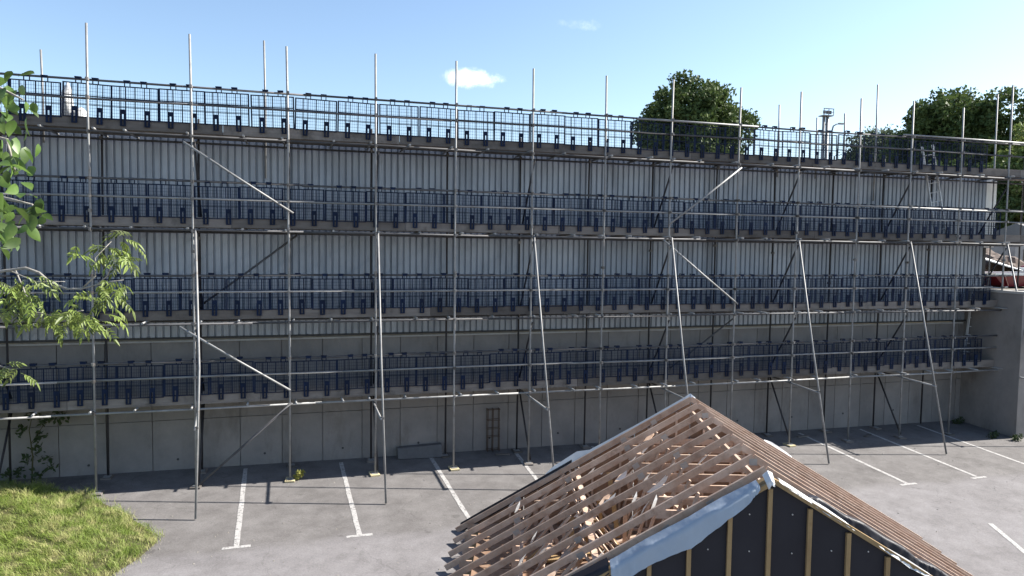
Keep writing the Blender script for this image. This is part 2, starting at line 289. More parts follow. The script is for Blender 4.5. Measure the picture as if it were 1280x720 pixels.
ASH_LEAF= [[2.971, -11.394, 5.431], [2.918, -11.506, 5.39], [2.868, -11.388, 5.39], [2.947, -11.228, 5.45], [3.017, -11.38, 5.499], [2.93, -11.209, 5.369], [2.962, -11.345, 5.447], [2.942, -11.417, 5.368], [2.876, -11.248, 5.412], [2.913, -11.286, 5.424], [2.923, -11.555, 5.415], [2.996, -11.703, 5.484], [2.76, -11.285, 5.403], [2.702, -11.133, 5.358], [2.731, -11.49, 5.402], [2.89, -11.683, 5.391], [3.02, -11.422, 5.349], [2.985, -11.276, 5.361], [2.943, -11.251, 5.316], [2.993, -11.461, 5.353], [2.988, -11.437, 5.39], [2.932, -11.46, 5.176], [2.972, -11.617, 5.108], [2.952, -11.468, 5.033], [2.984, -11.527, 5.126], [2.959, -11.415, 5.121], [2.956, -11.408, 5.126], [2.958, -11.552, 5.116], [3.024, -11.741, 5.189], [2.96, -11.236, 5.087], [2.819, -11.388, 5.079], [2.848, -11.542, 5.098], [2.839, -11.545, 5.094], [2.869, -11.697, 5.097], [2.825, -11.533, 5.149], [2.394, -11.445, 5.086], [2.318, -11.182, 5.096], [2.408, -11.397, 5.124], [2.301, -11.09, 5.157], [2.329, -11.21, 5.104], [2.437, -11.46, 5.169], [2.448, -11.484, 5.119], [2.432, -11.478, 5.205], [2.268, -11.198, 5.07], [2.415, -11.503, 5.176], [2.271, -11.399, 4.964], [2.234, -11.308, 5.0], [2.204, -11.437, 4.993], [2.344, -11.099, 5.022], [2.242, -11.031, 5.026], [2.251, -11.14, 5.046], [2.302, -11.27, 5.103], [2.294, -11.426, 5.007], [2.374, -11.418, 5.022], [2.187, -11.039, 5.038], [2.128, -11.019, 5.134], [2.415, -11.569, 5.098], [2.294, -11.384, 5.078], [2.232, -11.305, 5.095], [2.81, -11.521, 4.995], [2.643, -11.405, 4.92], [2.71, -11.566, 5.011], [2.497, -11.517, 4.996], [2.665, -11.234, 5.018], [2.63, -11.319, 4.969], [2.701, -11.526, 4.99], [2.639, -11.431, 4.943], [2.536, -11.618, 4.986], [2.754, -11.619, 4.986], [2.877, -11.278, 4.927], [2.784, -11.529, 4.966], [2.579, -11.296, 4.941], [2.602, -11.538, 4.999], [2.534, -11.334, 4.885], [2.615, -11.602, 4.958], [2.578, -11.322, 4.869], [2.53, -11.202, 4.92], [2.525, -11.424, 4.934], [2.455, -11.38, 4.905], [2.575, -11.504, 4.952], [2.52, -11.579, 4.937], [2.426, -11.133, 4.865], [2.57, -11.165, 4.895], [2.583, -11.394, 4.931], [2.639, -11.311, 4.852], [2.8, -11.351, 4.941], [2.812, -11.648, 4.972], [2.808, -11.628, 4.938], [2.821, -11.658, 4.947], [2.88, -11.633, 4.904], [2.897, -11.667, 4.932], [2.753, -11.25, 4.934], [2.778, -11.278, 4.913], [2.262, -11.297, 4.543], [2.147, -11.138, 4.538], [2.247, -11.388, 4.57], [2.186, -11.412, 4.588], [2.19, -11.221, 4.527], [2.227, -11.359, 4.583], [2.188, -11.323, 4.547], [2.148, -11.024, 4.496], [2.474, -11.508, 5.112], [2.423, -11.223, 5.136], [2.402, -11.235, 5.112], [2.344, -11.499, 5.189], [2.236, -11.244, 5.228], [2.217, -11.415, 5.162], [2.22, -11.208, 5.148], [2.187, -11.143, 5.144], [2.249, -11.153, 5.17]]


# ------------------------------------------------------------------ ground
xs = [-500, -30, -10, 0, 10, 20, 30, 60, 500]; ys = [-500, -60, -30, -15, -8, -4, 0, 1.3]
def gz(x, y): return -0.0085*max(-30, min(60, x)) + 0.0433*max(-30, y)
v = [(x, y, gz(x, y)) for y in ys for x in xs]; nx = len(xs)
f = [(j*nx+i, j*nx+i+1, (j+1)*nx+i+1, (j+1)*nx+i) for j in range(len(ys)-1) for i in range(nx-1)]
ground = link('car_park', np_mesh('car_park', v, f, 'asphalt')); tag(ground, kind='structure')
uv_ = [(25.42,-.7,4.2),(500,-.7,4.2),(500,900,4.2),(-500,900,4.2),(-500,1.5,4.2),(25.42,1.5,4.2)]
upper = link('upper_ground', np_mesh('upper_ground', uv_, [(0,1,2,5),(5,2,3,4)], 'upper')); tag(upper, kind='structure')
rng = random.Random(4)
def line_mesh(name, x0, y0, x1, y1, w, n=14):
    m = MB(); d = Vector((x1-x0, y1-y0)).normalized(); p = Vector((-d.y, d.x)); vs = []
    for i in range(n+1):
        t = i/n; q = Vector((x0+(x1-x0)*t, y0+(y1-y0)*t))
        for s in (-1, 1):
            a = q + p*s*(w/2 + rng.uniform(-.006,.006)); vs.append((a.x, a.y, G(a.x, a.y)+.005))
    m.add(vs, [(2*i, 2*i+1, 2*i+3, 2*i+2) for i in range(n)])
    o = m.build(name, 'paint', ground); return o
k = 0
for x in (2.92, 5.16, 7.42, 9.70, 11.96, 14.22, 16.48, 18.76, 21.02, 23.3):
    xb = x + (.12 if x < 9 else -.15)
    line_mesh('parking_line', x, 1.0, xb, -3.2, .10)
    line_mesh('parking_line', xb-.25, -3.255, xb+.25, -3.24, .09, 4)
line_mesh('parking_line', 18.47, -5.55, 17.0, -8.6, .10)
line_mesh('parking_line', 17.3, -7.45, 17.9, -7.35, .09, 4)
line_mesh('parking_line', 20.7, -5.75, 19.3, -8.8, .10)
# loose grit and pale flecks on the tarmac
def pebbles(name, pts, smin, smax, m, seed):
    r_ = random.Random(seed); mb = MB()
    for (x, y) in pts:
        s = r_.uniform(smin, smax); a = r_.uniform(0, 3.14); z = G(x, y)
        c, d = math.cos(a)*s, math.sin(a)*s; e = r_.uniform(.5, 1)
        mb.add([(x+c,y+d,z-.002),(x-d*e,y+c*e,z-.002),(x-c,y-d,z-.002),(x+d*e,y-c*e,z-.002),(x,y,z+s*r_.uniform(.3,.8))], [(0,1,4),(1,2,4),(2,3,4),(3,0,4)])
    return mb.build(name, m)
pts = [(rng.uniform(1, 24), -rng.uniform(.1, 1)**1*7+ .8) for _ in range(420)]
tag(pebbles('grit', pts, .008, .03, 'gravel', 2), 'pale grit and chips scattered over the car park tarmac', 'grit', kind='stuff')

# ------------------------------------------------------------------ retaining wall
wall = empty('retaining_wall', (0, 1.4, 0)); tag(wall, 'grey concrete panel wall running along the back of the car park under the cladding', 'wall')
W0 = -14.0
m = MB(); m.box(-60, 25.30, 1.30, 1.70, -1.2, 3.10); b_ = m.build('wall_core', 'concrete', wall, (0,-1.4,0))
m = MB(); m.box(-60, 25.2, 1.16, 1.30, 3.105, 3.15); m.build('ledge', 'coping', wall, (0,-1.4,0))
pan_lo = MB(); pan_lo.box(.008, .962, 1.255, 1.296, -.75, 1.235)
pan_hi = MB(); pan_hi.box(.008, .962, 1.250, 1.296, 1.252, 3.095)
dl, dh = pan_lo.data('concrete_panel', 'concrete'), pan_hi.data('concrete_panel', 'concrete')
n = 0; x = W0+.3
while x < 25.2:
    link('concrete_panel', dl, wall, (x, -1.4+rng.uniform(-.004,.004), 0)); link('concrete_panel', dh, wall, (x, -1.4+rng.uniform(-.004,.004), 0)); x += .97
hole = MB(); hole.tube([(0,1.262,0),(0,1.244,0)], .028, 10); hd = hole.data('tie_hole', 'dark')
for i in range(-2, 14): link('tie_hole', hd, wall, (1.41+1.92*i+rng.uniform(-.03,.03), -1.4, .29+.004*i))

rw = empty('corner_wall', (25.3, 0, 0)); tag(rw, 'tall concrete retaining corner at the right end of the scaffold', 'wall')
m = MB(); m.box(25.30, 60, -.74, -.40, -1.2, 4.19); m.box(25.30, 25.62, -.40, 1.72, -1.2, 4.19); m.build('wall_core', 'concrete', rw, (-25.3,0,0))
m = MB(); m.box(25.27, 60, -.79, -.36, 4.195, 4.27); m.box(25.27, 25.66, -.36, 1.74, 4.195, 4.27); m.build('coping', 'coping', rw, (-25.3,0,0))

# ------------------------------------------------------------------ clad building
bld = empty('warehouse', (6, 8, 4.2)); tag(bld, 'long grey building with ribbed metal cladding behind the scaffold', 'building')
OFF = (-6, -8, -4.2)
m = MB(); m.box(-34, 26.0, 1.27, 15, 3.16, 7.90); m.build('wall', 'dark', bld, OFF)
m = MB(); m.box(-34.1, 26.3, 1.20, 15.1, 7.97, 8.05); m.build('roof', 'roofing', bld, OFF)
sh = MB(); prof = []; P_ = .16
for i in range(6):
    a = i*P_; prof += [(a+.0, 1.246), (a+.026, 1.246), (a+.040, 1.200), (a+.146, 1.200)]
prof.append((.9595, 1.246))
vs = []
for (a, y) in prof: vs += [(a, y, 3.17), (a, y, 7.965)]
sh.add(vs, [(2*i, 2*i+2, 2*i+3, 2*i+1) for i in range(len(prof)-1)])
sd = sh.data('cladding_sheet', 'cladding')
x = 25.92-.96*37
for i in range(37): link('cladding_sheet', sd, bld, (OFF[0]+x+.96*i, OFF[1]+rng.uniform(-.002,.002), OFF[2]))
m = MB(); m.box(25.925, 26.36, 1.185, 1.22, 5.62, 7.96); m.box(26.33, 26.36, 1.22, 3, 5.62, 7.96); m.build('corner_flashing', 'flashing', bld, OFF)
m = MB(); m.box(25.925, 26.05, 1.20, 1.25, 3.17, 5.61); m.build('corner_post', 'dark', bld, OFF)
m = MB(); m.box(-9.6, 25.92, 1.165, 1.198, 3.17, 3.225); m.build('base_trim', 'dark', bld, OFF)

# ------------------------------------------------------------------ scaffold
XS = {-3:-5.85, -2:-3.93, -1:-1.98, 0:-.04, 1:1.95, 2:3.956, 3:5.907, 4:7.819, 5:9.766, 6:11.724, 7:13.618, 8:15.677, 9:17.626, 10:19.681, 11:21.569, 12:23.464, 13:25.353, 14:27.3}
ZL = [1.76, 3.66, 5.71, 7.76]
PT = [9.98, 9.94, 9.86, 9.87, 9.87, 9.85, 9.83, 9.88, 9.83, 9.86, 9.82, 9.88, 9.81, 10.63]
YI = 1.03
sc = empty('scaffold', (10, .5, 0)); tag(sc, 'four lift tube scaffold with timber boards and dark blue mesh guards against the building', 'scaffold')
SO = Vector((-10, -.5, 0))
def part(mb, name, m, parent=None): return mb.build(name, m, parent or sc, SO if parent is None else (0,0,0))
cp = MB(); cp.box(-.030, .030, -.072, .03, -.03, .03); cp.box(-.016, .016, -.09, -.073, -.035, .035); cpd = cp.data('coupler', 'coupler')
def pole(x, y, z0, z1, couplers, mt='steel'):
    j = rng.uniform(4.2, 6.2); pts = []
    zz = [z0, (z0+j)/2, j-.03]; off = [0, rng.uniform(-.012,.012), rng.uniform(-.008,.008)]
    for z, o_ in zip(zz, off): pts.append((x+o_, y, z))
    o2 = rng.uniform(-.012, .012)
    if z1 > j+.2: pts += [(x+o2, y, j+.05), (x+o2+rng.uniform(-.015,.015), y, (j+z1)/2), (x+o2+rng.uniform(-.02,.02), y, z1)]
    else: pts[-1] = (x, y, z1)
    m = MB(); m.tube(pts, .0245, 8); o = part(m, 'standard', mt)
    for z in couplers: link('coupler', cpd, o, (x, y, z))
    if z1 > j: link('coupler', cpd, o, (x, y+.02, j))
    return o
for i, x in XS.items():
    g = G(x, 0)
    zb = 4.25 if i == 14 else g + .045
    zt = PT[i] if 0 <= i <= 13 else 9.9
    cz = [z for z in ZL if z > zb+.3] + [z+.70 for z in ZL if z > zb] + [z+1.07 for z in ZL if z > zb]
    pole(x, 0, zb, zt, cz)
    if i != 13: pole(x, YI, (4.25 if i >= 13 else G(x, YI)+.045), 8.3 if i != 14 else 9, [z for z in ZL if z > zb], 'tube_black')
for x, z0, z1 in ((-1.19, 7.6, 9.61), (3.42, 7.0, 10.23), (17.74, 7.6, 9.71), (19.08, 7.6, 9.42), (20.08, 7.6, 9.61), (21.26, 7.0, 10.56), (26.09, 4.3, 10.61)):
    m = MB(); m.tube([(x, YI+.06, z0), (x+.01, YI+.06, (z0+z1)/2), (x-.01, YI+.06, z1)], .0225, 8); part(m, 'standard', 'steel')
def run(name, y, z, x0, x1, L=5.6, m_='steel', r=.0242):
    x = x0
    while x < x1-.3:
        e = min(x1, x+rng.uniform(L*.8, L*1.15)); dz = rng.uniform(-.012,.012); dy = rng.uniform(-.006,.006)
        m = MB(); m.tube([(x-.12, y+dy, z+dz), ((x+e)/2, y+dy, z+dz+rng.uniform(-.015,.012)), (e+.02, y+dy, z+rng.uniform(-.012,.012))], r, 8)
        part(m, name, m_); x = e
XE = [25.42, 25.42, 27.2, 33]
for l, z in enumerate(ZL):
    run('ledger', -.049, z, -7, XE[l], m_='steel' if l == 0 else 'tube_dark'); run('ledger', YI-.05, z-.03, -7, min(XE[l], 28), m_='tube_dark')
    run('guard_rail', .050, z+.70, -7, XE[l]+.2, m_='tube_dark' if l == 3 else 'steel'); run('guard_rail', .050, z+1.07, -7, XE[l]+.3, m_='tube_dark')
run('guard_rail', -.052, ZL[3]+1.12, 21.3, 33); run('guard_rail', -.055, ZL[2]+1.03, 19.0, 27.6); run('guard_rail', -.055, ZL[3]+1.03, 12.7, 16.2)
# transoms with their ends sticking out past the boards
for l, z in enumerate(ZL):
    xx = sorted([XS[i]+rng.choice((-.1,.1)) for i in XS if XS[i] < XE[l]] + [XS[i]+rng.uniform(.7,1.2) for i in XS if XS[i] < XE[l]-1.5])
    for x in xx:
        a = -rng.choice((.09,.12,.12,.16,.2,.27)); m = MB(); sk = rng.uniform(-.06,.06)
        m.tube([(x+sk, a, z+.049), (x-sk*.3, 1.14, z+.045)], .0242, 8); part(m, 'transom', 'steel')
# boards
bd = {}
def boards(name, y, z0, x0, x1, w, h, L=3.9, first=None):
    x = x0 + (first or 0)
    while x < x1-.2:
        e = min(x+L, x1); ln = e-x-.008
        m = MB(); m.box(0, ln, -w/2, w/2, 0, h)
        o = m.build(name, 'board', sc, SO+Vector((x, y+rng.uniform(-.004,.004), z0+rng.uniform(-.003,.004)))); x = e
for l, z in enumerate(ZL):
    xe = [25.3, 25.3, 27.1, 33][l]
    for k in range(4): boards('scaffold_board', .245+.228*k, z+.076, -7.2, xe, .222, .038, first=rng.uniform(-2,0))
    boards('toe_board', .118, z+.078, -7.2, xe, .036, .225, first=rng.uniform(-2,0))
# mesh guards
fr = MB(); HW = .45; TH = .69
def bar(m, x0, x1, z0, z1, y=0, d=.014): m.box(x0, x1, y-d/2, y+d/2, z0, z1)
for sx in (-1, 1): bar(fr, sx*HW-.016, sx*HW+.016, -.02, TH+.012)
bar(fr, -HW+.014, HW-.014, TH-.012, TH+.012); bar(fr, -HW+.014, HW-.014, .425, .447); bar(fr, -HW+.014, HW-.014, -.02, .0)
bar(fr, -.011, .011, .002, .424); bar(fr, -.011, .011, .449, TH-.014)
for c in (-.235, .235):
    for dx in (-.052, .052): bar(fr, c+dx-.009, c+dx+.009, .002, TH-.013, -.009, .01)
bar(fr, -HW+.015, HW-.015, .27, .278); bar(fr, -HW+.015, HW-.015, .245, .253)
frd = fr.data('mesh_guard', 'mesh')
wm = MB()
x = -HW+.05
while x < HW-.02: bar(wm, x-.0028, x+.0028, 0, TH-.013, .0115, .004); x += .045
z = .05
while z < TH-.02: bar(wm, -HW+.014, HW-.014, z-.0024, z+.0024, .0162, .004); z += .07
wmd = wm.data('wire_mesh', 'mesh')
hk = MB(); bar(hk, -.062, -.042, TH+.013, .797, -.006, .014); bar(hk, .042, .062, TH+.013, .797, -.006, .014); hk.box(-.064, .064, -.070, .0, .798, .815); hk.box(-.055,.055,-.078,-.071,.76,.812)
hkd = hk.data('hook', 'mesh')
cl = MB(); cl.box(-.058, .058, -.03, -.002, .11, .205); cl.box(-.055, -.016, -.026, -.006, -.12, .109); cl.box(.016, .055, -.026, -.006, -.12, .109); cl.box(-.055, .055, -.028, -.004, -.145, -.121)
cld = cl.data('toe_clip', 'mesh')
for l, z in enumerate(ZL):
    x = -6.6 + .3*l; xe = [25.1, 25.2, 25.6, 25.4][l]
    while x + .45 < xe:
        t = z+.078+.225
        o = link('mesh_guard', frd, sc, SO+Vector((x, .088+rng.uniform(-.003,.003), t+rng.uniform(-.022,.008))), (rng.uniform(-.03,.0), rng.gauss(0,.009), 0))
        link('wire_mesh', wmd, o)
        for hx in (-.165, .165): link('hook', hkd, o, (hx+rng.uniform(-.02,.02), 0, 0))
        for cx in (-.235, .235): link('toe_clip', cld, o, (cx, 0, 0))
        x += .93 + rng.choice((-.02, 0, 0, .004, .012, .03))
# facade braces
def brace(a, b, mt='steel', name='brace', r=.0242): m = MB(); m.tube([a, ((a[0]+b[0])/2, (a[1]+b[1])/2, (a[2]+b[2])/2-.012), b], r, 8); part(m, name, mt)
for a, b in (((1.79,7.62),(4.06,6.14)), ((1.66,3.61),(3.97,2.1)), ((13.55,6.08),(15.72,7.67)), ((13.4,5.68),(15.73,3.95)), ((4.0,1.80),(1.97,.02))):
    brace((a[0], -.085, a[1]), (b[0], -.085, b[1]), 'tube_dark' if a[0] == 4.0 else 'steel')
for a, b in (((4.14,5.66),(1.94,3.96)), ((14.28,2.05),(16.3,3.43))): brace((a[0], .96, a[1]), (b[0], .96, b[1]), 'tube_dark')
for i in (-1, 1, 3, 5, 7, 9, 11, 13):
    x = XS[i]
    brace((x+.055, -.02, ZL[3]-.12), (x+.055, 1.04, ZL[2]+.2), 'tube_black'); brace((x+.055, -.02, ZL[2]-.12), (x+.055, 1.04, ZL[1]+.2), 'tube_black'); brace((x+.055, -.02, ZL[1]-.12), (x+.055, 1.04, ZL[0]+.2), 'tube_black')
    brace((x+.055, 1.04, ZL[0]-.1), (x+.055, .0, G(x,0)+.1), 'tube_black')
    # raker and its tie
    ty = -1.84 if i < 6 else -1.6
    z0 = G(x, ty)+.02; bx = x+rng.uniform(-.02, .05)+.03
    if i == 1: bx = 2.17
    m = MB(); m.tube([(bx, ty, z0), (bx-.01, (ty-.05)/2-.01, z0/2+2.86), (x+.06 if i==1 else x+.05, -.05, 5.74)], .0242, 8); part(m, 'raker', 'steel')
    yt = ty*(1-1.72/5.75)
    m = MB(); m.tube([(x-.055, 1.1, 1.72), (bx-.055, yt-.08, 1.62)], .0242, 8); part(m, 'tie_tube', 'steel')
    link('coupler', cpd, sc, SO+Vector((bx-.02, yt+.02, 1.63)))
# timber pads under the standards
pd = MB(); pd.box(-.11, .11, -.15, .14, 0, .036); padd = pd.data('sole_board', 'sole'); padg = pd.data('sole_board', 'board')  # yellow for pads in sun, grey for pads in shade: light put into colour
bpm = MB(); bpm.box(-.075, .075, -.075, .075, .037, .044); bpd = bpm.data('base_plate', 'steel')
WHERE = {-1:'left of the grass', 0:'by the grass verge', 1:'beside the leftmost raker', 2:'with yellow weeds growing round it', 3:'beside the second raker from the left', 4:'left of the low concrete block\'s far side', 5:'beside the third raker from the left', 6:'behind the timber roof frame', 7:'beside the raker behind the roof frame', 8:'behind the ridge of the roof frame', 9:'right of the roof frame', 10:'between the two rightmost visible rakers', 11:'beside the second raker from the right', 12:'second from the right hand corner', 13:'in the right hand corner'}
WHERE[4] = 'right of the low concrete block'
for i in range(-1, 13):
    x = XS[i]
    for row, y in (('front', 0), ('back', YI)):
        if y and i in (-1, 12): continue
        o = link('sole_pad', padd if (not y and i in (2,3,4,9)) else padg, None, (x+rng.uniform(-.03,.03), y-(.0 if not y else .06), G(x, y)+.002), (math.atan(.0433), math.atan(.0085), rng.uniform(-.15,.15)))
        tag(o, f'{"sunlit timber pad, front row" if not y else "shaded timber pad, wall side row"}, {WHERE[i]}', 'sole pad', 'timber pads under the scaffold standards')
        link('base_plate', bpd, o)

# ladders
def ladder(p0, p1, w, label, grp='ladders on the scaffold'):
    p0 = Vector(p0); p1 = Vector(p1); d = p1-p0; L = d.length; t = empty('ladder', p0)
    side = Vector((1,0,0)); side = (side - d.normalized()*side.dot(d.normalized())).normalized()
    for s in (-1, 1): m = MB(); m.beam(side*s*w/2, side*s*w/2+d, .03, .065, (0,1,0)); m.build('stile', 'alu', t)
    n = int(L/.27)
    rm = MB(); rm.tube([side*(-w/2+.016), side*(w/2-.016)], .014, 6); rd = rm.data('rung', 'alu')
    for i in range(1, n): link('rung', rd, t, d*(i/n))
    tag(t, label, 'ladder', grp)
ladder((23.5, .62, 5.86), (22.95, .78, 8.75), .42, 'aluminium ladder rising from the third lift through to the top lift')
ladder((25.3-.05, .95, 1.9), (25.55, 1.0, 4.4), .42, 'narrow ladder standing on the lowest lift beside the right hand corner wall')

# ------------------------------------------------------------------ timber roof frame standing on the tarmac
AZ = .315; H = 2.587; T = math.tan(.537); SPAN = 4.57; SP = .551; NT = 9
ZB = -.48
rf = empty('timber_roof_frame', (10.132, -9.049, ZB), (0, 0, -AZ))
tag(rf, 'unfinished pitched timber roof frame with open trusses and black gable standing on the tarmac', 'roof frame')
def rz(l): return H - abs(l)*T - ZB
def rpart(m, name, mt, parent=None, loc=(0,0,0)): return m.build(name, mt, parent or rf, loc)
cz = .10/math.cos(.537)/2
for i in range(NT):
    s = i*SP; lean = rng.uniform(-.006,.006)
    m = MB(); zc = .36
    m.beam((-4.35, 0, zc), (4.35, 0, zc), .038, .12)
    m.build('roof_truss', 'timber', rf, (0, s, 0)); tr = bpy.data.objects[-1] if False else col.objects[-1]
    for sd_ in (-1, 1):
        L2 = SPAN + rng.uniform(-.03,.03)
        m = MB(); m.beam((sd_*.0, 0, rz(0)-cz), (sd_*L2, rng.uniform(-.012,.012), rz(L2)-cz), .038, .10); m.build('rafter', 'timber', tr)
        m = MB(); m.beam((sd_*3.35, .0, .42), (sd_*3.35, 0, rz(3.35)-.13), .036, .12, (1,0,0)); m.build('post', 'timber', tr)
        m = MB(); m.beam((sd_*1.45, .001, .42), (sd_*2.35, .001, rz(2.35)-.12), .034, .09, (0,1,0)); m.build('web', 'timber', tr)
        m = MB(); m.beam((sd_*1.40, .001, .42), (sd_*.75, .001, rz(.75)-.14), .034, .09, (0,1,0)); m.build('web', 'timber', tr)
        m = MB(); m.beam((sd_*3.30, .001, .42), (sd_*2.45, .001, rz(2.45)-.13), .034, .07, (0,1,0)); m.build('web', 'timber', tr)
    m = MB(); m.beam((-1.35, -.001, rz(1.35)-.1), (1.35, -.001, rz(1.35)-.1), .036, .12); m.build('collar', 'timber', tr)
pm = MB(); pm.box(-.055, .055, -.024, -.021, -.045, .045); pdn = pm.data('nail_plate', 'plate')
for tr in [o for o in col.objects if o.name.startswith('roof_truss')]:
    for l, z in rng.sample(((-2.4, rz(2.4)-.10), (-3.35, rz(3.35)-.12), (-1.42, .40), (-.72, rz(.72)-.10), (0, rz(0)-.12), (1.42, .40), (-3.3, .4), (-1.3, rz(1.35)-.09)), 4):
        link('nail_plate', pdn, tr, (l, 0, z), (0, (-.53 if l < -.1 and z > .6 else 0)+rng.uniform(-.1,.1), 0))
SL = SP*(NT-1)
for (l, z, w, h) in ((-3.28, .50, .10, .045), (3.28, .50, .10, .045), (-1.5, .46, .1, .045), (0, rz(0)-.32, .045, .1), (-2.2, rz(2.2)-.2, .09, .04), (2.2, rz(2.2)-.2, .09, .04), (0, .46, .1, .045)):
    m = MB(); m.beam((l, -.1, z), (l, SL+.1, z), w, h); rpart(m, 'binder', 'timber')
for j in range(30):
    s = rng.uniform(0, SL); l = rng.uniform(-3.2, -.3); z0 = .5; z1 = rz(abs(l)+.3)-.15; k_ = rng.uniform(-.5,.5)
    if z1 > .8: m = MB(); m.beam((l, s, z0), (l+k_*.6, s+rng.uniform(-.3,.3), min(z1-.1, z0+rng.uniform(.5,1.3))), .035, rng.uniform(.05,.09), (1,0,0)); rpart(m, 'strut', rng.choice(('timber','pine')))
for a, b in (((-.5, .2, rz(.5)-.22), (-3.0, 4.0, rz(3.0)-.22)), ((-3.0, .3, rz(3.0)-.2), (-.8, 4.1, rz(.8)-.2)), ((.6, .2, rz(.6)-.22), (3.2, 4.0, rz(3.2)-.22)), ((1.4,.2,.5),(-1.0,4.2,1.5))):
    m = MB(); m.beam(a, b, .09, .025); rpart(m, 'diagonal_brace', 'timber')
# chipboard deck between the posts, in sheets, and odd lengths of timber left lying on it
for j, s in enumerate((0, 1.22, 2.44, 3.66)):
    for l0, l1 in ((-4.1,-2.75), (-2.72,-1.28), (-1.25, -.02), (.02, 1.25), (1.28,2.7), (2.73,3.9)):
        m = MB(); m.box(l0, l1, s+.01, min(s+1.2, SL), .425, .443); rpart(m, 'deck_sheet', 'osb')
for j in range(46):
    l = rng.uniform(-3.2, 1.0); s = rng.uniform(.1, 4); a = rng.uniform(-.5, .5)+rng.choice((0,1.57)); L_ = rng.uniform(.3, 1.3); z = (.47 if abs(l) < 1.25 else .445) + rng.uniform(.0, .06)
    m = MB(); m.beam((l-L_/2*math.cos(a), s-L_/2*math.sin(a), z), (l+L_/2*math.cos(a), s+L_/2*math.sin(a), z+rng.uniform(0,.12)), rng.uniform(.04,.12), .035); rpart(m, 'offcut', rng.choice(('timber','pine','pine')))
# rear gable end: brown boards on studs, their inner face seen through the trusses
RS = SL+.045
for k in range(-4, 4):
    l0, l1 = k*1.08+.01, (k+1)*1.08-.01
    zs = [rz(l)-.15 for l in (l0, l1)]; m = MB()
    vs = [(l0,RS,.05),(l1,RS,.05),(l1,RS,zs[1]),(l0,RS,zs[0])]; m.add(vs+[(x,y+.018,z) for x,y,z in vs], [(0,1,2,3),(7,6,5,4),(0,4,5,1),(1,5,6,2),(2,6,7,3),(3,7,4,0)]); rpart(m, 'gable_board', 'osb')
for k in range(-7, 8):
    l = k*.54+.27; zt_ = rz(l)-.17
    if zt_ > .3: m = MB(); m.beam((l, RS-.022, .42), (l, RS-.022, zt_), .04, .04, (1,0,0)); rpart(m, 'stud', 'timber')
# metal strap ends and white wrapping scraps caught on the rafters
def sheet(name, mt, rows, thick=.004, parent=None, fold=.02, seed=1):
    """rows: list of point lists (same length) -> subdivided, crumpled sheet"""
    r_ = random.Random(seed); rows = [[Vector(p) for p in r] for r in rows]
    def sub(seq, n): 
        out = []
        for a, b in zip(seq[:-1], seq[1:]):
            for k in range(n): out.append(a.lerp(b, k/n))
        return out + [seq[-1]]
    rows = [sub(r, 5) for r in rows]; cols_ = [sub([r[i] for r in rows], 4) for i in range(len(rows[0]))]
    nr, ncl = len(cols_[0]), len(cols_); vs = []
    from mathutils import noise
    for c in range(ncl):
        for q in range(nr):
            p = cols_[c][q]; d = fold*math.sin(c*1.1+q*.3+seed)+fold*1.4*noise.noise(p*4+Vector((seed,)*3))
            w = q/(nr-1)
            vs.append(p+Vector((0, -abs(d)*(.3+w), noise.noise(p*6)*.015*w)))
    fs = [(c*nr+q, (c+1)*nr+q, (c+1)*nr+q+1, c*nr+q+1) for c in range(ncl-1) for q in range(nr-1)]
    m = MB(); m.add(vs, fs); o = m.build(name, mt, parent or rf)
    for p in o.data.polygons: p.use_smooth = True
    return o
def prof_sheet(name, mt, s, pts, seed, fold=.02, back=None):
    """pts: (l, top offset above the rafter line, drop)"""
    top = [(l, s, rz(l)+t) for l, t, d in pts]; bot = [(l, s-.03, rz(l)+t-d) for l, t, d in pts]
    rows = [top, bot]
    if back: rows = [[(l, s+back, rz(l)+t+.0) for l, t, d in pts]] + rows
    return sheet(name, mt, rows, seed=seed, fold=fold)
_sk = [(-.20,.0,.03),(-.27,.01,.08),(-.36,.01,.15),(-.6,.0,.19),(-.85,.0,.26),(-1.06,.0,.31),(-1.35,.0,.25),(-1.6,.0,.22),(-1.82,.0,.24),(-1.97,.0,.22),(-2.08,.0,.08)]
sheet('membrane_skirt', 'blue', [[(l, -.20+.02*math.sin(l*7), rz(l)-.01) for l,t,d in _sk], [(l, -.385, rz(l)-.05-.02*math.sin(l*9)) for l,t,d in _sk], [(l, -.41, rz(l)-.05-d) for l,t,d in _sk]], seed=3, fold=.012)
prof_sheet('torn_membrane', 'black', -.30, [(-2.1,-.02,.10),(-2.6,.0,.16),(-3.1,-.01,.12),(-3.7,.0,.18),(-4.5,-.01,.15)], 5, .03, back=.22)
prof_sheet('torn_membrane', 'black', -.24, [(.50,-.04,.03),(.62,.02,.12),(.95,.0,.11),(1.2,.045,.15),(1.5,.03,.13),(1.75,.05,.16),(1.95,.01,.12),(2.15,.05,.15),(2.5,.03,.13),(3.2,.04,.14),(4.4,.0,.12)], 6, .03, back=.10)
prof_sheet('torn_membrane', 'white', -.33, [(.06,-.04,.03),(.2,-.04,.05),(.45,-.05,.05),(.7,-.05,.06),(.95,-.07,.04),(1.05,-.09,.01)], 8, .012, back=.06)
prof_sheet('torn_membrane', 'white', -.335, [(1.35,-.10,.01),(1.5,-.07,.06),(1.75,-.06,.09),(2.0,-.07,.06),(2.2,-.1,.01)], 9, .02)
sheet('ridge_wrap', 'white', [[(-.10,-.16,rz(.12)-.01),(-.03,-.16,rz(0)-.02),(.03,-.16,rz(.05)-.02)],[(-.11,-.37,rz(.12)-.06),(-.05,-.385,rz(0)-.07),(.0,-.37,rz(.05)-.09)],[(-.09,-.39,rz(.12)-.12),(-.05,-.40,rz(0)-.13),(-.01,-.385,rz(.05)-.13)]], seed=4, fold=.015)
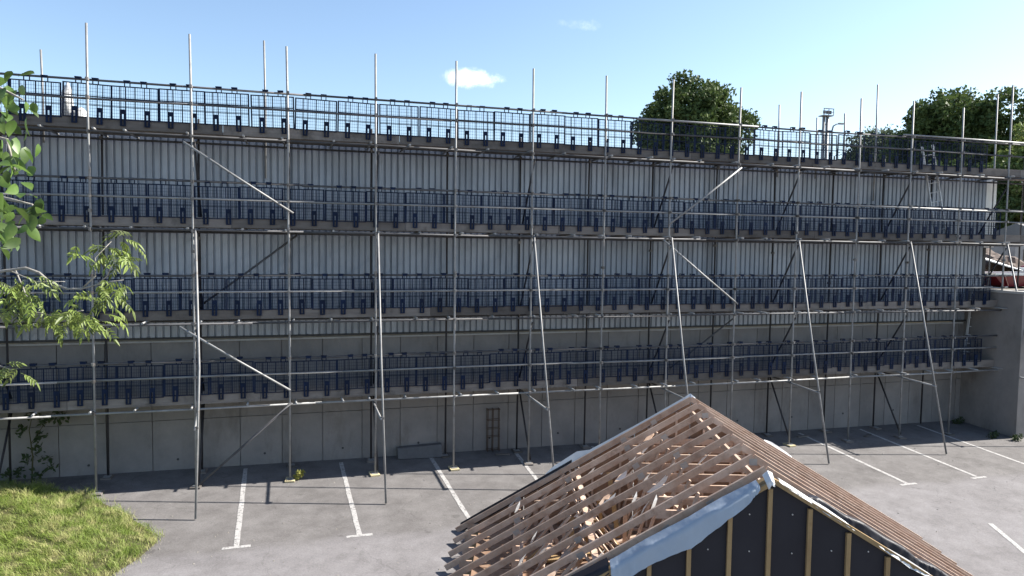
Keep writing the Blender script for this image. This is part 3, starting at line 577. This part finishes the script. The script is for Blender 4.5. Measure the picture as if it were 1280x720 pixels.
prof_sheet('rear_membrane', 'blue', SL+.10, [(.10,.01,.05),(0,.03,.12),(-.1,.02,.3),(-.97,.01,.3),(-1.6,.02,.3),(-1.95,.03,.3),(-2.2,.14,.3),(-2.69,.10,.3),(-2.85,.02,.1)], 12, .012)
prof_sheet('rear_membrane', 'black', SL+.08, [(-2.3,.04,.2),(-3.2,.03,.2),(-4.0,.03,.2),(-4.5,.02,.2)], 13, .01)
m = MB(); 
prof_sheet('white_scrap', 'white', SL+.05, [(1.45,.02,.05),(1.6,.06,.1),(1.8,.05,.08),(2.0,.02,.06)], 15, .02)
for j in range(22):
    l = -rng.uniform(.3, 3.9); s = SP*rng.randint(0, NT-2)+rng.uniform(.12,.4); z0 = rz(l)-rng.uniform(.03,.12); w = rng.uniform(.025,.06); hh = rng.uniform(.06,.14); k_ = rng.uniform(.05,.22)
    m = MB(); m.add([(l-w*.8,s-w*.6,z0-hh*.6),(l+w*.8,s+w*.6,z0-hh*.4),(l+w+k_*.4,s+w*.5,z0+hh*.6),(l+k_,s+.02,z0+hh*1.2),(l-w*.3+k_*.3,s-w*.5,z0+hh*.4)], [(0,1,2,4),(4,2,3)]); rpart(m, 'white_scrap', 'white')
for j in range(12):
    l = -rng.uniform(.4, 3.6); s = rng.uniform(.1, SL-.2); a = rng.uniform(.15, .42); w = rng.uniform(.03,.075)
    z0 = rz(l)-rng.uniform(.13,.3); dx = .5*a; kx = rng.uniform(-.05,.1)
    m = MB(); m.add([(l-w,s,z0),(l+w,s+.02,z0-.02),(l+dx+w*.8,s+kx,z0+a*.42),(l+dx*1.5,s+kx,z0+a*.8),(l+dx*1.2-w,s+kx*.5,z0+a*.5)], [(0,1,2,4),(4,2,3)]); rpart(m, 'white_scrap', 'white')
# gable panel: black membrane over studs with pine battens
GS = -.30
m = MB(); t_ = T
pts_ = [(-4.3, .0), (4.3, .0), (4.3, 2.45-4.3*t_-ZB), (0, 2.45-ZB), (-4.3, 2.45-4.3*t_-ZB)]
m.add([(l, GS, z) for l, z in pts_] + [(l, GS+.02, z) for l, z in pts_], [(0,1,2,3,4),(9,8,7,6,5),(0,5,6,1),(1,6,7,2),(2,7,8,3),(3,8,9,4),(4,9,5,0)])
rpart(m, 'gable_membrane', 'black')
for sd_ in (-1, 1):
    m = MB(); m.beam((sd_*.015, GS-.035, 2.50-ZB-.03), (sd_*4.4, GS-.035, 2.50-ZB-.03-4.4*t_), .060, .058); rpart(m, 'verge_rail', 'pine')
    m = MB(); m.beam((sd_*.02, GS+.11, 2.50-ZB-.03), (sd_*4.4, GS+.11, 2.50-ZB-.03-4.4*t_), .15, .03); rpart(m, 'verge_board', 'pine')
for k in range(-8, 9):
    l = -.04+.512*k; zt = 2.42-ZB-abs(l)*t_
    if zt < .15: continue
    m = MB(); bw = rng.uniform(-.006,.006); m.beam((l, GS-.024, .02), (l+bw, GS-.024, zt-.015), .046, .055, (1,0,0)); rpart(m, 'batten', 'pine')
fx = MB(); fx.tube([(0,-.012,0),(0,0,0)], .011, 6); fxd = fx.data('fixing', 'plate')
for k in range(-3, 4):
    for z in (2.0, 1.55, 1.1, .65):
        l = -.04+.512*k+.27+rng.uniform(-.05,.05)
        if 2.3-abs(l)*t_ > z: link('fixing', fxd, rf, (l, GS-.001, z-ZB+rng.uniform(-.04,.04)))
# bearers under the frame
for l in (-4.2, -2.0, 0, 2.0, 4.2):
    m = MB(); m.beam((l, -.25, .16), (l, SL+.1, .16+.0), .15, .28); rpart(m, 'bearer', 'pine')

# ------------------------------------------------------------------ things by the wall
blk = MB(); blk.v = [(6.57,.90,.02),(7.72,.86,.0),(7.73,1.22,.0),(6.58,1.24,.02),(6.57,1.02,.27),(7.72,1.0,.31),(7.73,1.2,.31),(6.58,1.22,.27)]; blk.v = [(a-7.1,b-1.05,c-.02) for a,b,c in blk.v]
blk.f = [(0,3,2,1),(4,5,6,7),(0,1,5,4),(1,2,6,5),(2,3,7,6),(3,0,4,7)]
o = blk.build('concrete_block', 'block', None, (7.1, 1.05, 0)); tag(o, 'long low grey block lying against the wall behind the scaffold feet', 'block')
b = o.modifiers.new('b', 'BEVEL'); b.width = .02; b.segments = 2
rk = empty('steel_cage', (9.14, 1.1, G(9.14,1.1))); tag(rk, 'narrow rusty steel cage standing upright against the wall', 'steel cage')
for dx in (-.16, -.02, .16):
    for dy in (0, .1):
        m = MB(); m.tube([(dx,dy,0),(dx+rng.uniform(-.01,.01),dy,1.16)], .011, 6); m.build('upright', 'rust', rk)
for z in (.05, .4, .62, .85, 1.13):
    m = MB()
    for dy in (-.012, .112): m.tube([(-.18,dy,z),(.18,dy,z+rng.uniform(-.01,.01))], .008, 5)
    m.build('crossbar', 'rust', rk)
for j, (x, y) in enumerate(((9.3,.75),(12.4,.9),(16.3,-.55),(18.6,.6),(20.7,.3))):
    m = MB(); m.beam((-.18,0,.02),(.18,.05,.03),.1,.035); o = m.build('timber_offcut', 'board', None, (x,y,G(x,y)), (0,0,rng.uniform(-.6,.6)))
    tag(o, ['short board offcut in shade right of the low block','short board offcut on the shaded tarmac near the wall, behind the roof frame','short board offcut at the sunlit edge right of the roof ridge','short board offcut in shade two bays right of the ridge','short board offcut in shade near the second raker from the right'][j], 'offcut', 'board offcuts on the tarmac')
# white sacks behind the top guard
def sack(x, y, z, w, h, label):
    bm = bmesh.new(); bmesh.ops.create_icosphere(bm, subdivisions=3, radius=.5)
    from mathutils import noise
    for v_ in bm.verts:
        c = v_.co; k = 1+.22*noise.noise(c*3.1+Vector((x,0,0)))+.08*noise.noise(c*9)
        c.x *= w*k; c.y *= w*.8*k; c.z = (c.z*k+.5)*h
    me = bpy.data.meshes.new('sack'); bm.to_mesh(me); bm.free(); me.materials.append(MT['white'])
    for p in me.polygons: p.use_smooth = True
    o = link('rubble_sack', me, None, (x, y, z)); tag(o, label, 'sack', 'white sacks on the top lift')
zt = ZL[3]+.116
sack(-.53, .42, zt, .24, .93, 'tall bright white sack standing on the top lift at the far left')
sack(-.28, .40, zt, .28, .42, 'squat white sack just right of the tall white sack on the top lift')

# yellow weeds, wall sapling
def leaf_cloud(name, mt, centers, n, rad, size, seed, parent=None, asp=.5, flat=(1,1,1), loc=(0,0,0), up_=0.0):
    g = np.random.default_rng(seed); C = np.asarray(centers, float); k = len(C)
    idx = np.repeat(np.arange(k), n)
    d = g.normal(size=(k*n, 3)); d /= np.linalg.norm(d, axis=1)[:,None]; rr = (g.random(k*n)**.45)[:,None]
    rad_ = np.repeat(np.asarray(rad if np.ndim(rad) else [rad]*k, float), n)[:,None]
    p = C[idx] + d*rr*rad_*np.array(flat)
    a = g.normal(size=(k*n,3)) + d*.6; a[:,2] += up_; a /= np.linalg.norm(a,axis=1)[:,None]
    b = g.normal(size=(k*n,3)); b -= a*(a*b).sum(1)[:,None]; b /= np.linalg.norm(b,axis=1)[:,None]
    s = (size*(.6+.8*g.random(k*n)))[:,None]
    v0 = p-a*s*.5; v1 = p+b*s*asp*.5; v2 = p+a*s*.5; v3 = p-b*s*asp*.5
    V = np.stack([v0,v1,v2,v3],1).reshape(-1,3); F = np.arange(k*n*4).reshape(-1,4)
    me = bpy.data.meshes.new(name); me.vertices.add(len(V)); me.vertices.foreach_set('co', V.astype(np.float32).ravel())
    me.loops.add(len(F)*4); me.loops.foreach_set('vertex_index', F.ravel().astype(np.int32))
    me.polygons.add(len(F)); me.polygons.foreach_set('loop_start', (np.arange(len(F))*4).astype(np.int32)); me.polygons.foreach_set('loop_total', np.full(len(F),4,np.int32))
    me.update(calc_edges=True); me.materials.append(MT[mt])
    o = link(name, me, parent, loc); return o
o = leaf_cloud('weed', 'weed', [(0,0,.06),(.08,.0,.12),(-.05,.02,.09),(.12,.04,.16),(.03,-.04,.19)], 60, .06, .06, 3, loc=(4.12,-.02,G(4.12,0)), asp=.35)
tag(o, 'small yellow weed growing at the foot of the third standard from the left', 'weed')
sp = empty('wall_sapling', (-1.55, .95, .05)); tag(sp, 'thin dark sapling growing in the shade against the wall at the far left', 'sapling')
m = MB(); m.tube([(0,0,-.05),(.03,.02,.6),(-.02,.0,1.2),(.06,.0,1.6)], [.02,.015,.01,.005], 6); m.tube([(.01,0,.9),(.3,-.05,1.35),(.6,-.05,1.5)], [.01,.007,.004], 5); m.tube([(.0,0,.7),(.2,.05,1.0)], [.01,.005], 5); m.build('stem', 'soil', sp)
leaf_cloud('leaves', 'shrub', [(0.05,0,1.55),(.25,-.05,1.4),(.5,-.05,1.5),(.62,0,1.45),(-.15,0,1.2),(.2,.0,1.05),(.1,.0,.75),(-.1,.05,.5),(.25,0,.55),(-.2,0,.25),(.1,0,.2),(.4,0,.35),(-.45,-.1,.3)], 20, .16, .12, 8, sp, asp=.5)
for j, (x, y) in enumerate(((24.6,-.6),(25.1,-.95),(24.9,.9))):
    o = leaf_cloud('weed', 'shrub', [(0,0,.08),(.15,.05,.1),(-.12,0,.07)], 50, .12, .07, 30+j, loc=(x,y,G(x,y))); tag(o, ['low green weed at the foot of the corner wall','low green weed at the outer edge of the corner wall','low green weed in the deep corner of the two walls'][j], 'weed', 'weeds by the corner wall')

# ------------------------------------------------------------------ grass verge
poly = [(-9,1.1),(-2.3,1.0),(-1.3,.72),(-.5,.15),(.35,-.75),(.95,-1.55),(1.45,-2.25),(1.62,-2.75),(1.42,-3.4),(1.0,-4.1),(.5,-5.2),(-.3,-7),(-1,-10),(-1,-20),(-9,-20)]
def inside(P_, x, y):
    c = np.zeros(x.shape, bool); n = len(P_)
    for i in range(n):
        x0,y0 = P_[i]; x1,y1 = P_[(i+1)%n]
        cond = ((y0 > y) != (y1 > y)) & (x < (x1-x0)*(y-y0)/((y1-y0) or 1e-9)+x0); c ^= cond
    return c
def edge_dist(x, y):
    d = np.full(x.shape, 9.0)
    for i in range(1, 11):
        a = np.array(poly[i]); b = np.array(poly[i+1]); ab = b-a
        t = np.clip(((x-a[0])*ab[0]+(y-a[1])*ab[1])/(ab@ab), 0, 1); d = np.minimum(d, np.hypot(x-a[0]-ab[0]*t, y-a[1]-ab[1]*t))
    return d
def mound(x, y): return -0.0085*x+0.0433*y + .02 + .13*np.clip(edge_dist(x,y)/1.2, 0, 1) + .03*np.sin(x*2.3+y)*np.cos(y*1.7)*np.clip(edge_dist(x,y),0,1)
bm = bmesh.new(); fvs = [bm.verts.new((x, y, 0)) for x, y in poly]; bm.faces.new(fvs)
bmesh.ops.triangulate(bm, faces=bm.faces[:]); 
for _ in range(4): bmesh.ops.subdivide_edges(bm, edges=[e for e in bm.edges if e.calc_length() > .35], cuts=1); bmesh.ops.triangulate(bm, faces=bm.faces[:])
X_ = np.array([v_.co.x for v_ in bm.verts]); Y_ = np.array([v_.co.y for v_ in bm.verts]); Z_ = mound(X_, Y_)
for v_, z in zip(bm.verts, Z_): v_.co.z = z if True else 0
bm.normal_update()
me = bpy.data.meshes.new('grass_verge'); bm.to_mesh(me); bm.free(); me.materials.append(MT['soil'])
verge = link('grass_verge', me); tag(verge, kind='structure')
def grass(name, n, box, seed, hmin, hmax, wd, mt='grassblade'):
    g = np.random.default_rng(seed); x = g.uniform(box[0], box[1], n); y = g.uniform(box[2], box[3], n)
    jx = x+g.normal(0,.07,n)+.09*np.sin(y*6.1+2*np.sin(x*9)); jy = y+g.normal(0,.06,n)+.07*np.sin(x*7.3)
    k = inside(poly, jx, jy); x, y = x[k], y[k]; n = len(x)
    cl = .5+.5*np.sin(x*7.1+1.9*np.sin(y*4.7))*np.sin(y*6.3+x*2.9); cl2 = g.random(n)
    h = (hmin+(hmax-hmin)*cl*cl2)*(.75+.5*g.random(n)); z = mound(x, y)-.01
    a = g.uniform(0, 6.283, n); wdir = np.stack([np.cos(a), np.sin(a)],1)
    lean = (.35+.9*g.random(n))*h; la = 2.6+.9*np.sin(x*2.1+y*1.3)+g.normal(0,1.1,n); ld = np.stack([np.cos(la), np.sin(la)],1)*lean[:,None]
    w = wd*(.6+.8*g.random(n)); P0 = np.stack([x,y],1)
    def ring(t, wf): c = P0+ld*(t**1.8); zz = z+h*(t-.28*t**3); return np.concatenate([c-wdir*(w*wf)[:,None], zz[:,None]],1), np.concatenate([c+wdir*(w*wf)[:,None], zz[:,None]],1)
    a0,b0 = ring(0,.5); a1,b1 = ring(.5,.42); c = P0+ld; tip = np.concatenate([c, (z+h*.72)[:,None]],1)
    V = np.stack([a0,b0,b1,a1,tip],1).reshape(-1,3); base = np.arange(n)*5
    F4 = np.stack([base,base+1,base+2,base+3],1); F3 = np.stack([base+3,base+2,base+4],1)
    me = bpy.data.meshes.new(name); me.vertices.add(len(V)); me.vertices.foreach_set('co', V.astype(np.float32).ravel())
    li = np.concatenate([F4.ravel(), F3.ravel()]).astype(np.int32); me.loops.add(len(li)); me.loops.foreach_set('vertex_index', li)
    me.polygons.add(2*n); me.polygons.foreach_set('loop_start', np.concatenate([np.arange(n)*4, n*4+np.arange(n)*3]).astype(np.int32)); me.polygons.foreach_set('loop_total', np.concatenate([np.full(n,4),np.full(n,3)]).astype(np.int32))
    me.update(calc_edges=True); me.materials.append(MT[mt]); return link(name, me)
tag(grass('grass', 110000, (-4.5,1.8,-6,1.2), 21, .04, .34, .0065), 'long yellow green grass on the verge at the bottom left', 'grass', kind='stuff')
g_ = np.random.default_rng(3); ep = []
for i in range(4, 11):
    a, b = poly[i], poly[i+1]; n_ = int(math.dist(a,b)*26)
    for _ in range(n_): t = g_.random(); ep.append((a[0]+(b[0]-a[0])*t+.04+abs(g_.normal(0,.07)), a[1]+(b[1]-a[1])*t-.02+g_.normal(0,.05)))
tag(pebbles('gravel', ep, .008, .028, 'gravel', 7), 'crumbled pale edging stones along the grass verge', 'gravel', kind='stuff')

# ------------------------------------------------------------------ trees beyond
def far_tree(name, x, y, zc, rx, ry, rzz, n, mt, label, seed, lsize=.27, per=150, trunk=.3):
    t = empty(name, (x, y, 4.2)); g = np.random.default_rng(seed); C = []
    while len(C) < n:
        d = g.normal(size=3); d /= np.linalg.norm(d); q = g.random()**.42
        b = 1 + .08*math.sin(3*math.atan2(d[1],d[0])+seed) + .07*math.sin(6*d[2]+seed*2+2*d[0])+g.normal(0,.05)
        C.append((d[0]*q*rx*b, d[1]*q*ry*b, d[2]*q*rzz*b*(1.0 if d[2] > 0 else .8)+zc-4.2))
    leaf_cloud('crown', mt, C, per, g.uniform(.6,1.0,n)*rx*.20, lsize, seed+1, t, asp=.6, up_=.2)
    m = MB(); m.tube([(0,0,-.2),(.1,0,(zc-4.2)*.45),(0,.1,(zc-4.2)*.9),(.1,0,zc-4.2+rzz*.6)], [trunk, trunk*.8, trunk*.5, .06], 9)
    for k in range(8):
        a = k*.785+seed; z0 = (zc-4.2)*(.45+.06*k); m.tube([(0,0,z0),(math.cos(a)*rx*.4, math.sin(a)*ry*.4, z0+rzz*.3),(math.cos(a)*rx*.7, math.sin(a)*ry*.7, z0+rzz*.6)], [trunk*.4, trunk*.22, .04], 6)
    m.build('trunk', 'bark', t); tag(t, label, 'tree', 'trees beyond the building'); return t
far_tree('broadleaf_tree', 31.8, 30, 13.6, 4.1, 4.1, 4.1, 340, 'crown', 'round dark green tree standing alone above the middle of the top guard rail', 2)
far_tree('broadleaf_tree', 57.5, 30, 14.3, 4.9, 4.8, 4.4, 340, 'crown', 'broad dark green tree at the right behind the end poles', 5, lsize=.33)
far_tree('broadleaf_tree', 64.5, 45, 14.6, 5.5, 4.5, 3.9, 240, 'crown3', 'lower hazy grey green tree just left of the broad right hand tree', 9, lsize=.34, per=70)
far_tree('broadleaf_tree', 51.5, 18, 9.6, 4.0, 3.6, 4.4, 260, 'crown2', 'sunlit yellow green tree at the right edge below the broad tree', 14, lsize=.26)
far_tree('broadleaf_tree', 46.5, 21, 8.2, 4.4, 3.6, 3.6, 240, 'crown', 'low dark bushy tree seen past the white corner of the building', 19, lsize=.26)

# floodlight mast and lamp post beyond the roof
ms = empty('floodlight_mast', (68.8, 60, 4.2)); tag(ms, 'tall grey twin column mast with a boxy railed head above the roofline', 'mast')
for dx in (-.33, .27):
    m = MB(); m.tube([(dx,0,-.3),(dx*.9,0,18.3)], [.24,.19], 8); m.build('column', 'steel', ms)
for k in range(12): m = MB(); m.beam((-.2,0,1+k*1.45),(.16,0,1.7+k*1.45),.06,.06); m.build('lattice_bar', 'steel', ms)
m = MB(); m.box(-.75,.75,-.5,.5,18.3,18.42); m.build('platform', 'steel', ms)
m = MB()
for x in (-.73,0,.73): m.beam((x,-.5,18.42),(x,-.5,19.15),.07,.07)
m.box(-.78,.78,-.54,-.46,19.152,19.25); m.box(-.78,.78,-.54,-.46,18.75,18.8); m.build('railing', 'steel', ms)
for x in (-.45,0,.45): m = MB(); m.box(x-.15,x+.15,-.3,-.15,18.6,19.0); m.build('floodlight', 'dark', ms)
lp = empty('street_lamp', (61.3, 50, 4.2)); tag(lp, 'thin lamp post with a short curved arm right of the tall mast', 'street lamp')
m = MB(); m.tube([(0,0,-.2),(0,0,14.6),(.15,0,15.1),(.6,0,15.35),(1.0,0,15.4)], [.12,.09,.08,.07,.06], 8); m.build('post', 'steel', lp)
m = MB(); m.box(.85,1.5,-.14,.14,15.34,15.5); m.build('lamp_head', 'coping', lp)

# things on the upper ground past the corner
Z4 = 4.2
sk = empty('skip', (28.9, 2.6, Z4)); tag(sk, 'low maroon waste skip behind the corner wall with a pale top rim', 'skip')
m = MB(); b0 = [(-1.0,-.6),(1.0,-.6),(1.0,.6),(-1.0,.6)]; b1 = [(-1.6,-.75),(1.6,-.75),(1.6,.75),(-1.6,.75)]
for sgn, off in ((1,0),(-1,.05)):
    vs = [(x*(1-off),y*(1-off),.06+off) for x,y in b0]+[(x*(1-off*.7),y*(1-off*.7),.46) for x,y in b1]
    m.add(vs, [(0,1,5,4),(1,2,6,5),(2,3,7,6),(3,0,4,7),(0,3,2,1)])
m.build('body', 'maroon', sk)
m = MB()
for a, b in (((-1.65,-.78),(1.65,-.78)),((1.65,-.78),(1.65,.78)),((1.65,.78),(-1.65,.78)),((-1.65,.78),(-1.65,-.78))): m.beam((a[0],a[1],.50),(b[0],b[1],.50),.09,.08)
m.build('rim', 'flashing', sk)
for x in (-.9,0,.9): m = MB(); m.beam((x,-.66,.1),(x*1.35,-.77,.45),.06,.05); m.build('rib', 'maroon', sk)
def panel(name, pts, th, m_, label, cat, loc, grp=None):
    m = MB(); n_ = (Vector(pts[1])-Vector(pts[0])).cross(Vector(pts[2])-Vector(pts[0])).normalized()*th
    k = len(pts); m.add([Vector(p)-Vector(loc) for p in pts]+[Vector(p)-Vector(loc)+n_ for p in pts], [tuple(range(k)), tuple(range(2*k-1,k-1,-1))]+[(i,i+k,(i+1)%k+k,(i+1)%k) for i in range(k)])
    o = m.build(name, m_, None, loc); tag(o, label, cat, grp)
panel('white_sheet', [(29.2,4.2,5.25),(32.3,4.2,4.55),(32.5,5.2,4.75),(29.2,5.2,5.6)], .04, 'flashing', 'tilted white sheet lying across rubble, the lower one behind the corner wall', 'sheet', (30.8,4.7,4.2), 'white sheets behind the corner wall')
panel('white_sheet', [(30.2,6.2,6.2),(32.8,6.2,5.72),(32.8,6.8,5.9),(30.2,6.8,6.4)], .04, 'flashing', 'small bright white sheet, the upper one beside the building corner', 'sheet', (31.4,6.5,5.6), 'white sheets behind the corner wall')
hp = bmesh.new(); bmesh.ops.create_icosphere(hp, subdivisions=4, radius=1)
from mathutils import noise as _n
for v_ in hp.verts:
    c = v_.co; k = 1+.25*_n.noise(c*2)+.15*_n.noise(c*6)+.08*_n.noise(c*14); c.x *= 2.6*k; c.y *= 1.8*k; c.z = max(-.02, c.z*1.35*k)
me = bpy.data.meshes.new('rubble_heap'); hp.to_mesh(me); hp.free(); me.materials.append(MT['rubble'])
tag(link('rubble_heap', me, None, (31.6, 6.6, Z4)), 'brown heap of rubble behind the corner wall under the white sheets', 'rubble heap')
cb = empty('site_cabin', (36.5, 8.6, Z4)); tag(cb, 'pale site cabin between the rubble heap and the brown brick shed', 'cabin')
m = MB(); m.box(-1.3,1.0,-1.2,1.2,0,1.75); m.build('wall', 'coping', cb); m = MB(); m.box(-1.36,1.06,-1.26,1.26,1.755,1.86); m.build('roof', 'flashing', cb)
m = MB(); m.box(-.8,-.1,-1.23,-1.205,.9,1.4); f_ = m.build('window', 'glass', cb); m = MB(); m.box(.3,.85,-1.23,-1.205,.02,1.6); m.build('door', 'steel', cb)
sh_ = empty('brick_shed', (42.5, 10.5, Z4)); tag(sh_, 'orange brown brick shed at the right edge beyond the corner wall', 'shed')
m = MB(); m.box(-3.2,4,-2,2,0,2.0); m.build('wall', 'brick', sh_)
m = MB(); m.add([(-3.4,-2.2,2.0),(4.2,-2.2,2.0),(4.2,2.2,2.0),(-3.4,2.2,2.0),(-3.4,0,2.75),(4.2,0,2.75)], [(0,1,5,4),(2,3,4,5),(0,4,3),(1,2,5),(0,3,2,1)]); m.build('roof', 'roofing', sh_)
m = MB(); m.box(-1.6,-.6,-2.04,-2.005,.9,1.6); m.build('window', 'flashing', sh_)
# maroon car
car = empty('parked_car', (33.9, 3.9, Z4)); tag(car, 'dark red car parked behind the corner wall at the right edge', 'car')
sec = [(-2.05,.35,.62),(-2.0,.3,.72),(-1.2,.26,.84),(-.65,.26,.90),(-.1,.24,.9),(1.1,.24,.92),(1.7,.26,.92),(2.0,.32,.86),(2.08,.36,.6)]
m = MB(); vs = []; n8 = 8
for (x, zb, zt2) in sec:
    w = .86 if abs(x) < 1.9 else .74
    for (yy, zz) in ((-w*.9,zb),(-w,zb+.12),(-w,zt2-.14),(-w*.86,zt2),(w*.86,zt2),(w,zt2-.14),(w,zb+.12),(w*.9,zb)): vs.append((x,yy,zz))
fs = [(i*8+k, i*8+(k+1)%8, (i+1)*8+(k+1)%8, (i+1)*8+k) for i in range(len(sec)-1) for k in range(8)] + [tuple(range(8)), tuple(range(len(vs)-1, len(vs)-9, -1))]
m.add(vs, fs); m.build('body', 'maroon', car)
m = MB(); q = [(-.95,.9,.74),(-.25,1.36,.60),(1.2,1.36,.60),(1.85,.92,.74)]
vs = []
for x,z,w in q: vs += [(x,-w,z),(x,w,z)]
m.add(vs, [(0,2,4,6),(7,5,3,1),(0,1,3,2),(4,5,7,6),(0,6,7,1)]); cabn = m.build('windows', 'glass', car)
m = MB(); m.add([(-.27,-.61,1.362),(-.27,.61,1.362),(1.22,.61,1.362),(1.22,-.61,1.362),(-.15,-.56,1.41),(-.15,.56,1.41),(1.1,.56,1.41),(1.1,-.56,1.41)], [(0,3,2,1),(4,5,6,7),(0,1,5,4),(1,2,6,5),(2,3,7,6),(3,0,4,7)]); m.build('roof', 'maroon', car)
wh = MB(); wh.tube([(0,-.1,0),(0,.1,0)], .31, 16); whd = wh.data('wheel', 'rubber'); hb = MB(); hb.tube([(0,-.112,0),(0,.112,0)], .18, 12); hbd = hb.data('rim', 'plate')
for x in (-1.3, 1.3):
    for y in (-.78, .78): w_ = link('wheel', whd, car, (x,y,.31)); link('rim', hbd, w_)
for y in (-.55,.55): m = MB(); m.box(-2.09,-2.02,y-.15,y+.15,.56,.68); m.build('headlight', 'flashing', car)

# ------------------------------------------------------------------ overhanging trees at the left
def tree_from(name, twigs, trunk_pts, trunk_r, label, seed):
    b = trunk_pts[0]; t = empty(name, (b[0], b[1], b[2]+.05)); O = -Vector((b[0], b[1], b[2]+.05))
    m = MB(); m.tube([Vector(p)+O for p in trunk_pts], trunk_r, 10); m.build('trunk', 'bark', t)
    for k, (nm, pts, r0, r1) in enumerate(twigs):
        n = len(pts); m = MB(); m.tube([Vector(p)+O for p in pts], [r0+(r1-r0)*i/(n-1) for i in range(n)], 6); m.build(nm, 'bark', t)
    tag(t, label, 'tree'); return t, O
t1, O1 = tree_from('overhanging_tree', [('branch', NEAR_TW[k], .016, .003) for k in ('tw1','tw2','tw3')],
    [(1.75,-13.9,-.55),(1.85,-13.75,1.5),(2.0,-13.6,4.0),(2.42,-13.52,5.6),(2.42,-13.52,6.35),(2.3,-13.3,7.6)], [.14,.12,.08,.045,.035,.01], 'near tree with large broad leaves reaching in at the upper left edge', 1)
def leaf_mesh(L, W_, name, mt, seed):
    r_ = random.Random(seed); n = 6; vs = []; fs = []
    for i in range(n+1):
        t = i/n; w = W_*.5*(math.sin(math.pi*min(1, t**.75))**.8)*(1.0) if 0 < i < n else .0005
        z = -.25*L*t*t; c = .18*w
        vs += [(t*L, -w, z+c), (t*L, 0, z), (t*L, w, z+c)]
    for i in range(n): a = i*3; fs += [(a,a+1,a+4,a+3),(a+1,a+2,a+5,a+4)]
    m = MB(); m.add(vs, fs); m.smooth = True; return m.data(name, mt)
lms = [leaf_mesh(.062, .038, 'leaf', 'leaf', 1), leaf_mesh(.048, .027, 'leaf', 'leaf', 2), leaf_mesh(.070, .038, 'leaf', 'leaf', 3)]
r_ = random.Random(8)
for p in NEAR_LEAF:
    if p[2] > 6.2: continue
    for k in range(3):
        o = link('leaf', r_.choice(lms), t1, Vector(p)+O1+Vector((r_.gauss(0,.03), r_.gauss(0,.06), r_.gauss(0,.03))), (r_.gauss(0,.8), r_.uniform(-.1,1.5), r_.uniform(-3.1,3.1)))
t2, O2 = tree_from('overhanging_ash', [('branch', ASH_TW['b1'], .013, .003)]+[('branch', ASH_TW[k], .006, .0025) for k in ('b2','b3','b4','b5','b6','b7')],
    [(-.1,-10.6,-.45),(-.05,-10.55,1.5),(.05,-10.45,3.2),(.154,-10.37,4.36),(.1,-10.2,5.4),(-.2,-10.0,6.6)], [.17,.15,.12,.09,.06,.02], 'near ash tree with drooping leaflets at the left edge, below the big leaves', 2)
def compound(seed):
    r_ = random.Random(seed); m = MB(); L = r_.uniform(.11,.16); pts = [Vector((L*t, 0, -.3*L*t*t)) for t in (0,.33,.66,1)]
    m.tube(pts, .0012, 3, False); m.smooth = False
    def lf(base, d, s):
        d = Vector(d).normalized(); sd = d.cross(Vector((0,0,1))).normalized(); w = s*.21; dr = Vector((0,0,-1))
        m.add([base, base+d*s*.35+sd*w+dr*s*.08, base+d*s*.7+sd*w*.75+dr*s*.3, base+d*s+dr*s*.6, base+d*s*.7-sd*w*.75+dr*s*.3, base+d*s*.35-sd*w+dr*s*.08], [(0,1,2,3),(0,3,4,5)])
    for t in (.3,.5,.7,.88):
        b = Vector((L*t,0,-.3*L*t*t))
        for s in (-1,1): lf(b, (.7, s*1.0, r_.uniform(-.6,.2)), r_.uniform(.035,.052))
    lf(pts[-1], (1,0,-.6), .065)
    return m.data('leaf', 'ashleaf')
cms = [compound(i) for i in range(6)]
for p in ASH_LEAF+ASH_LEAF[::2]:
    o = link('leaf', r_.choice(cms), t2, Vector(p)+O2+Vector((r_.gauss(0,.03), r_.gauss(0,.1), r_.gauss(0,.025))), (r_.gauss(0,.5), r_.uniform(-.3,.9), r_.uniform(-3.1,3.1))); o.scale = (r_.uniform(.6,.95),)*3
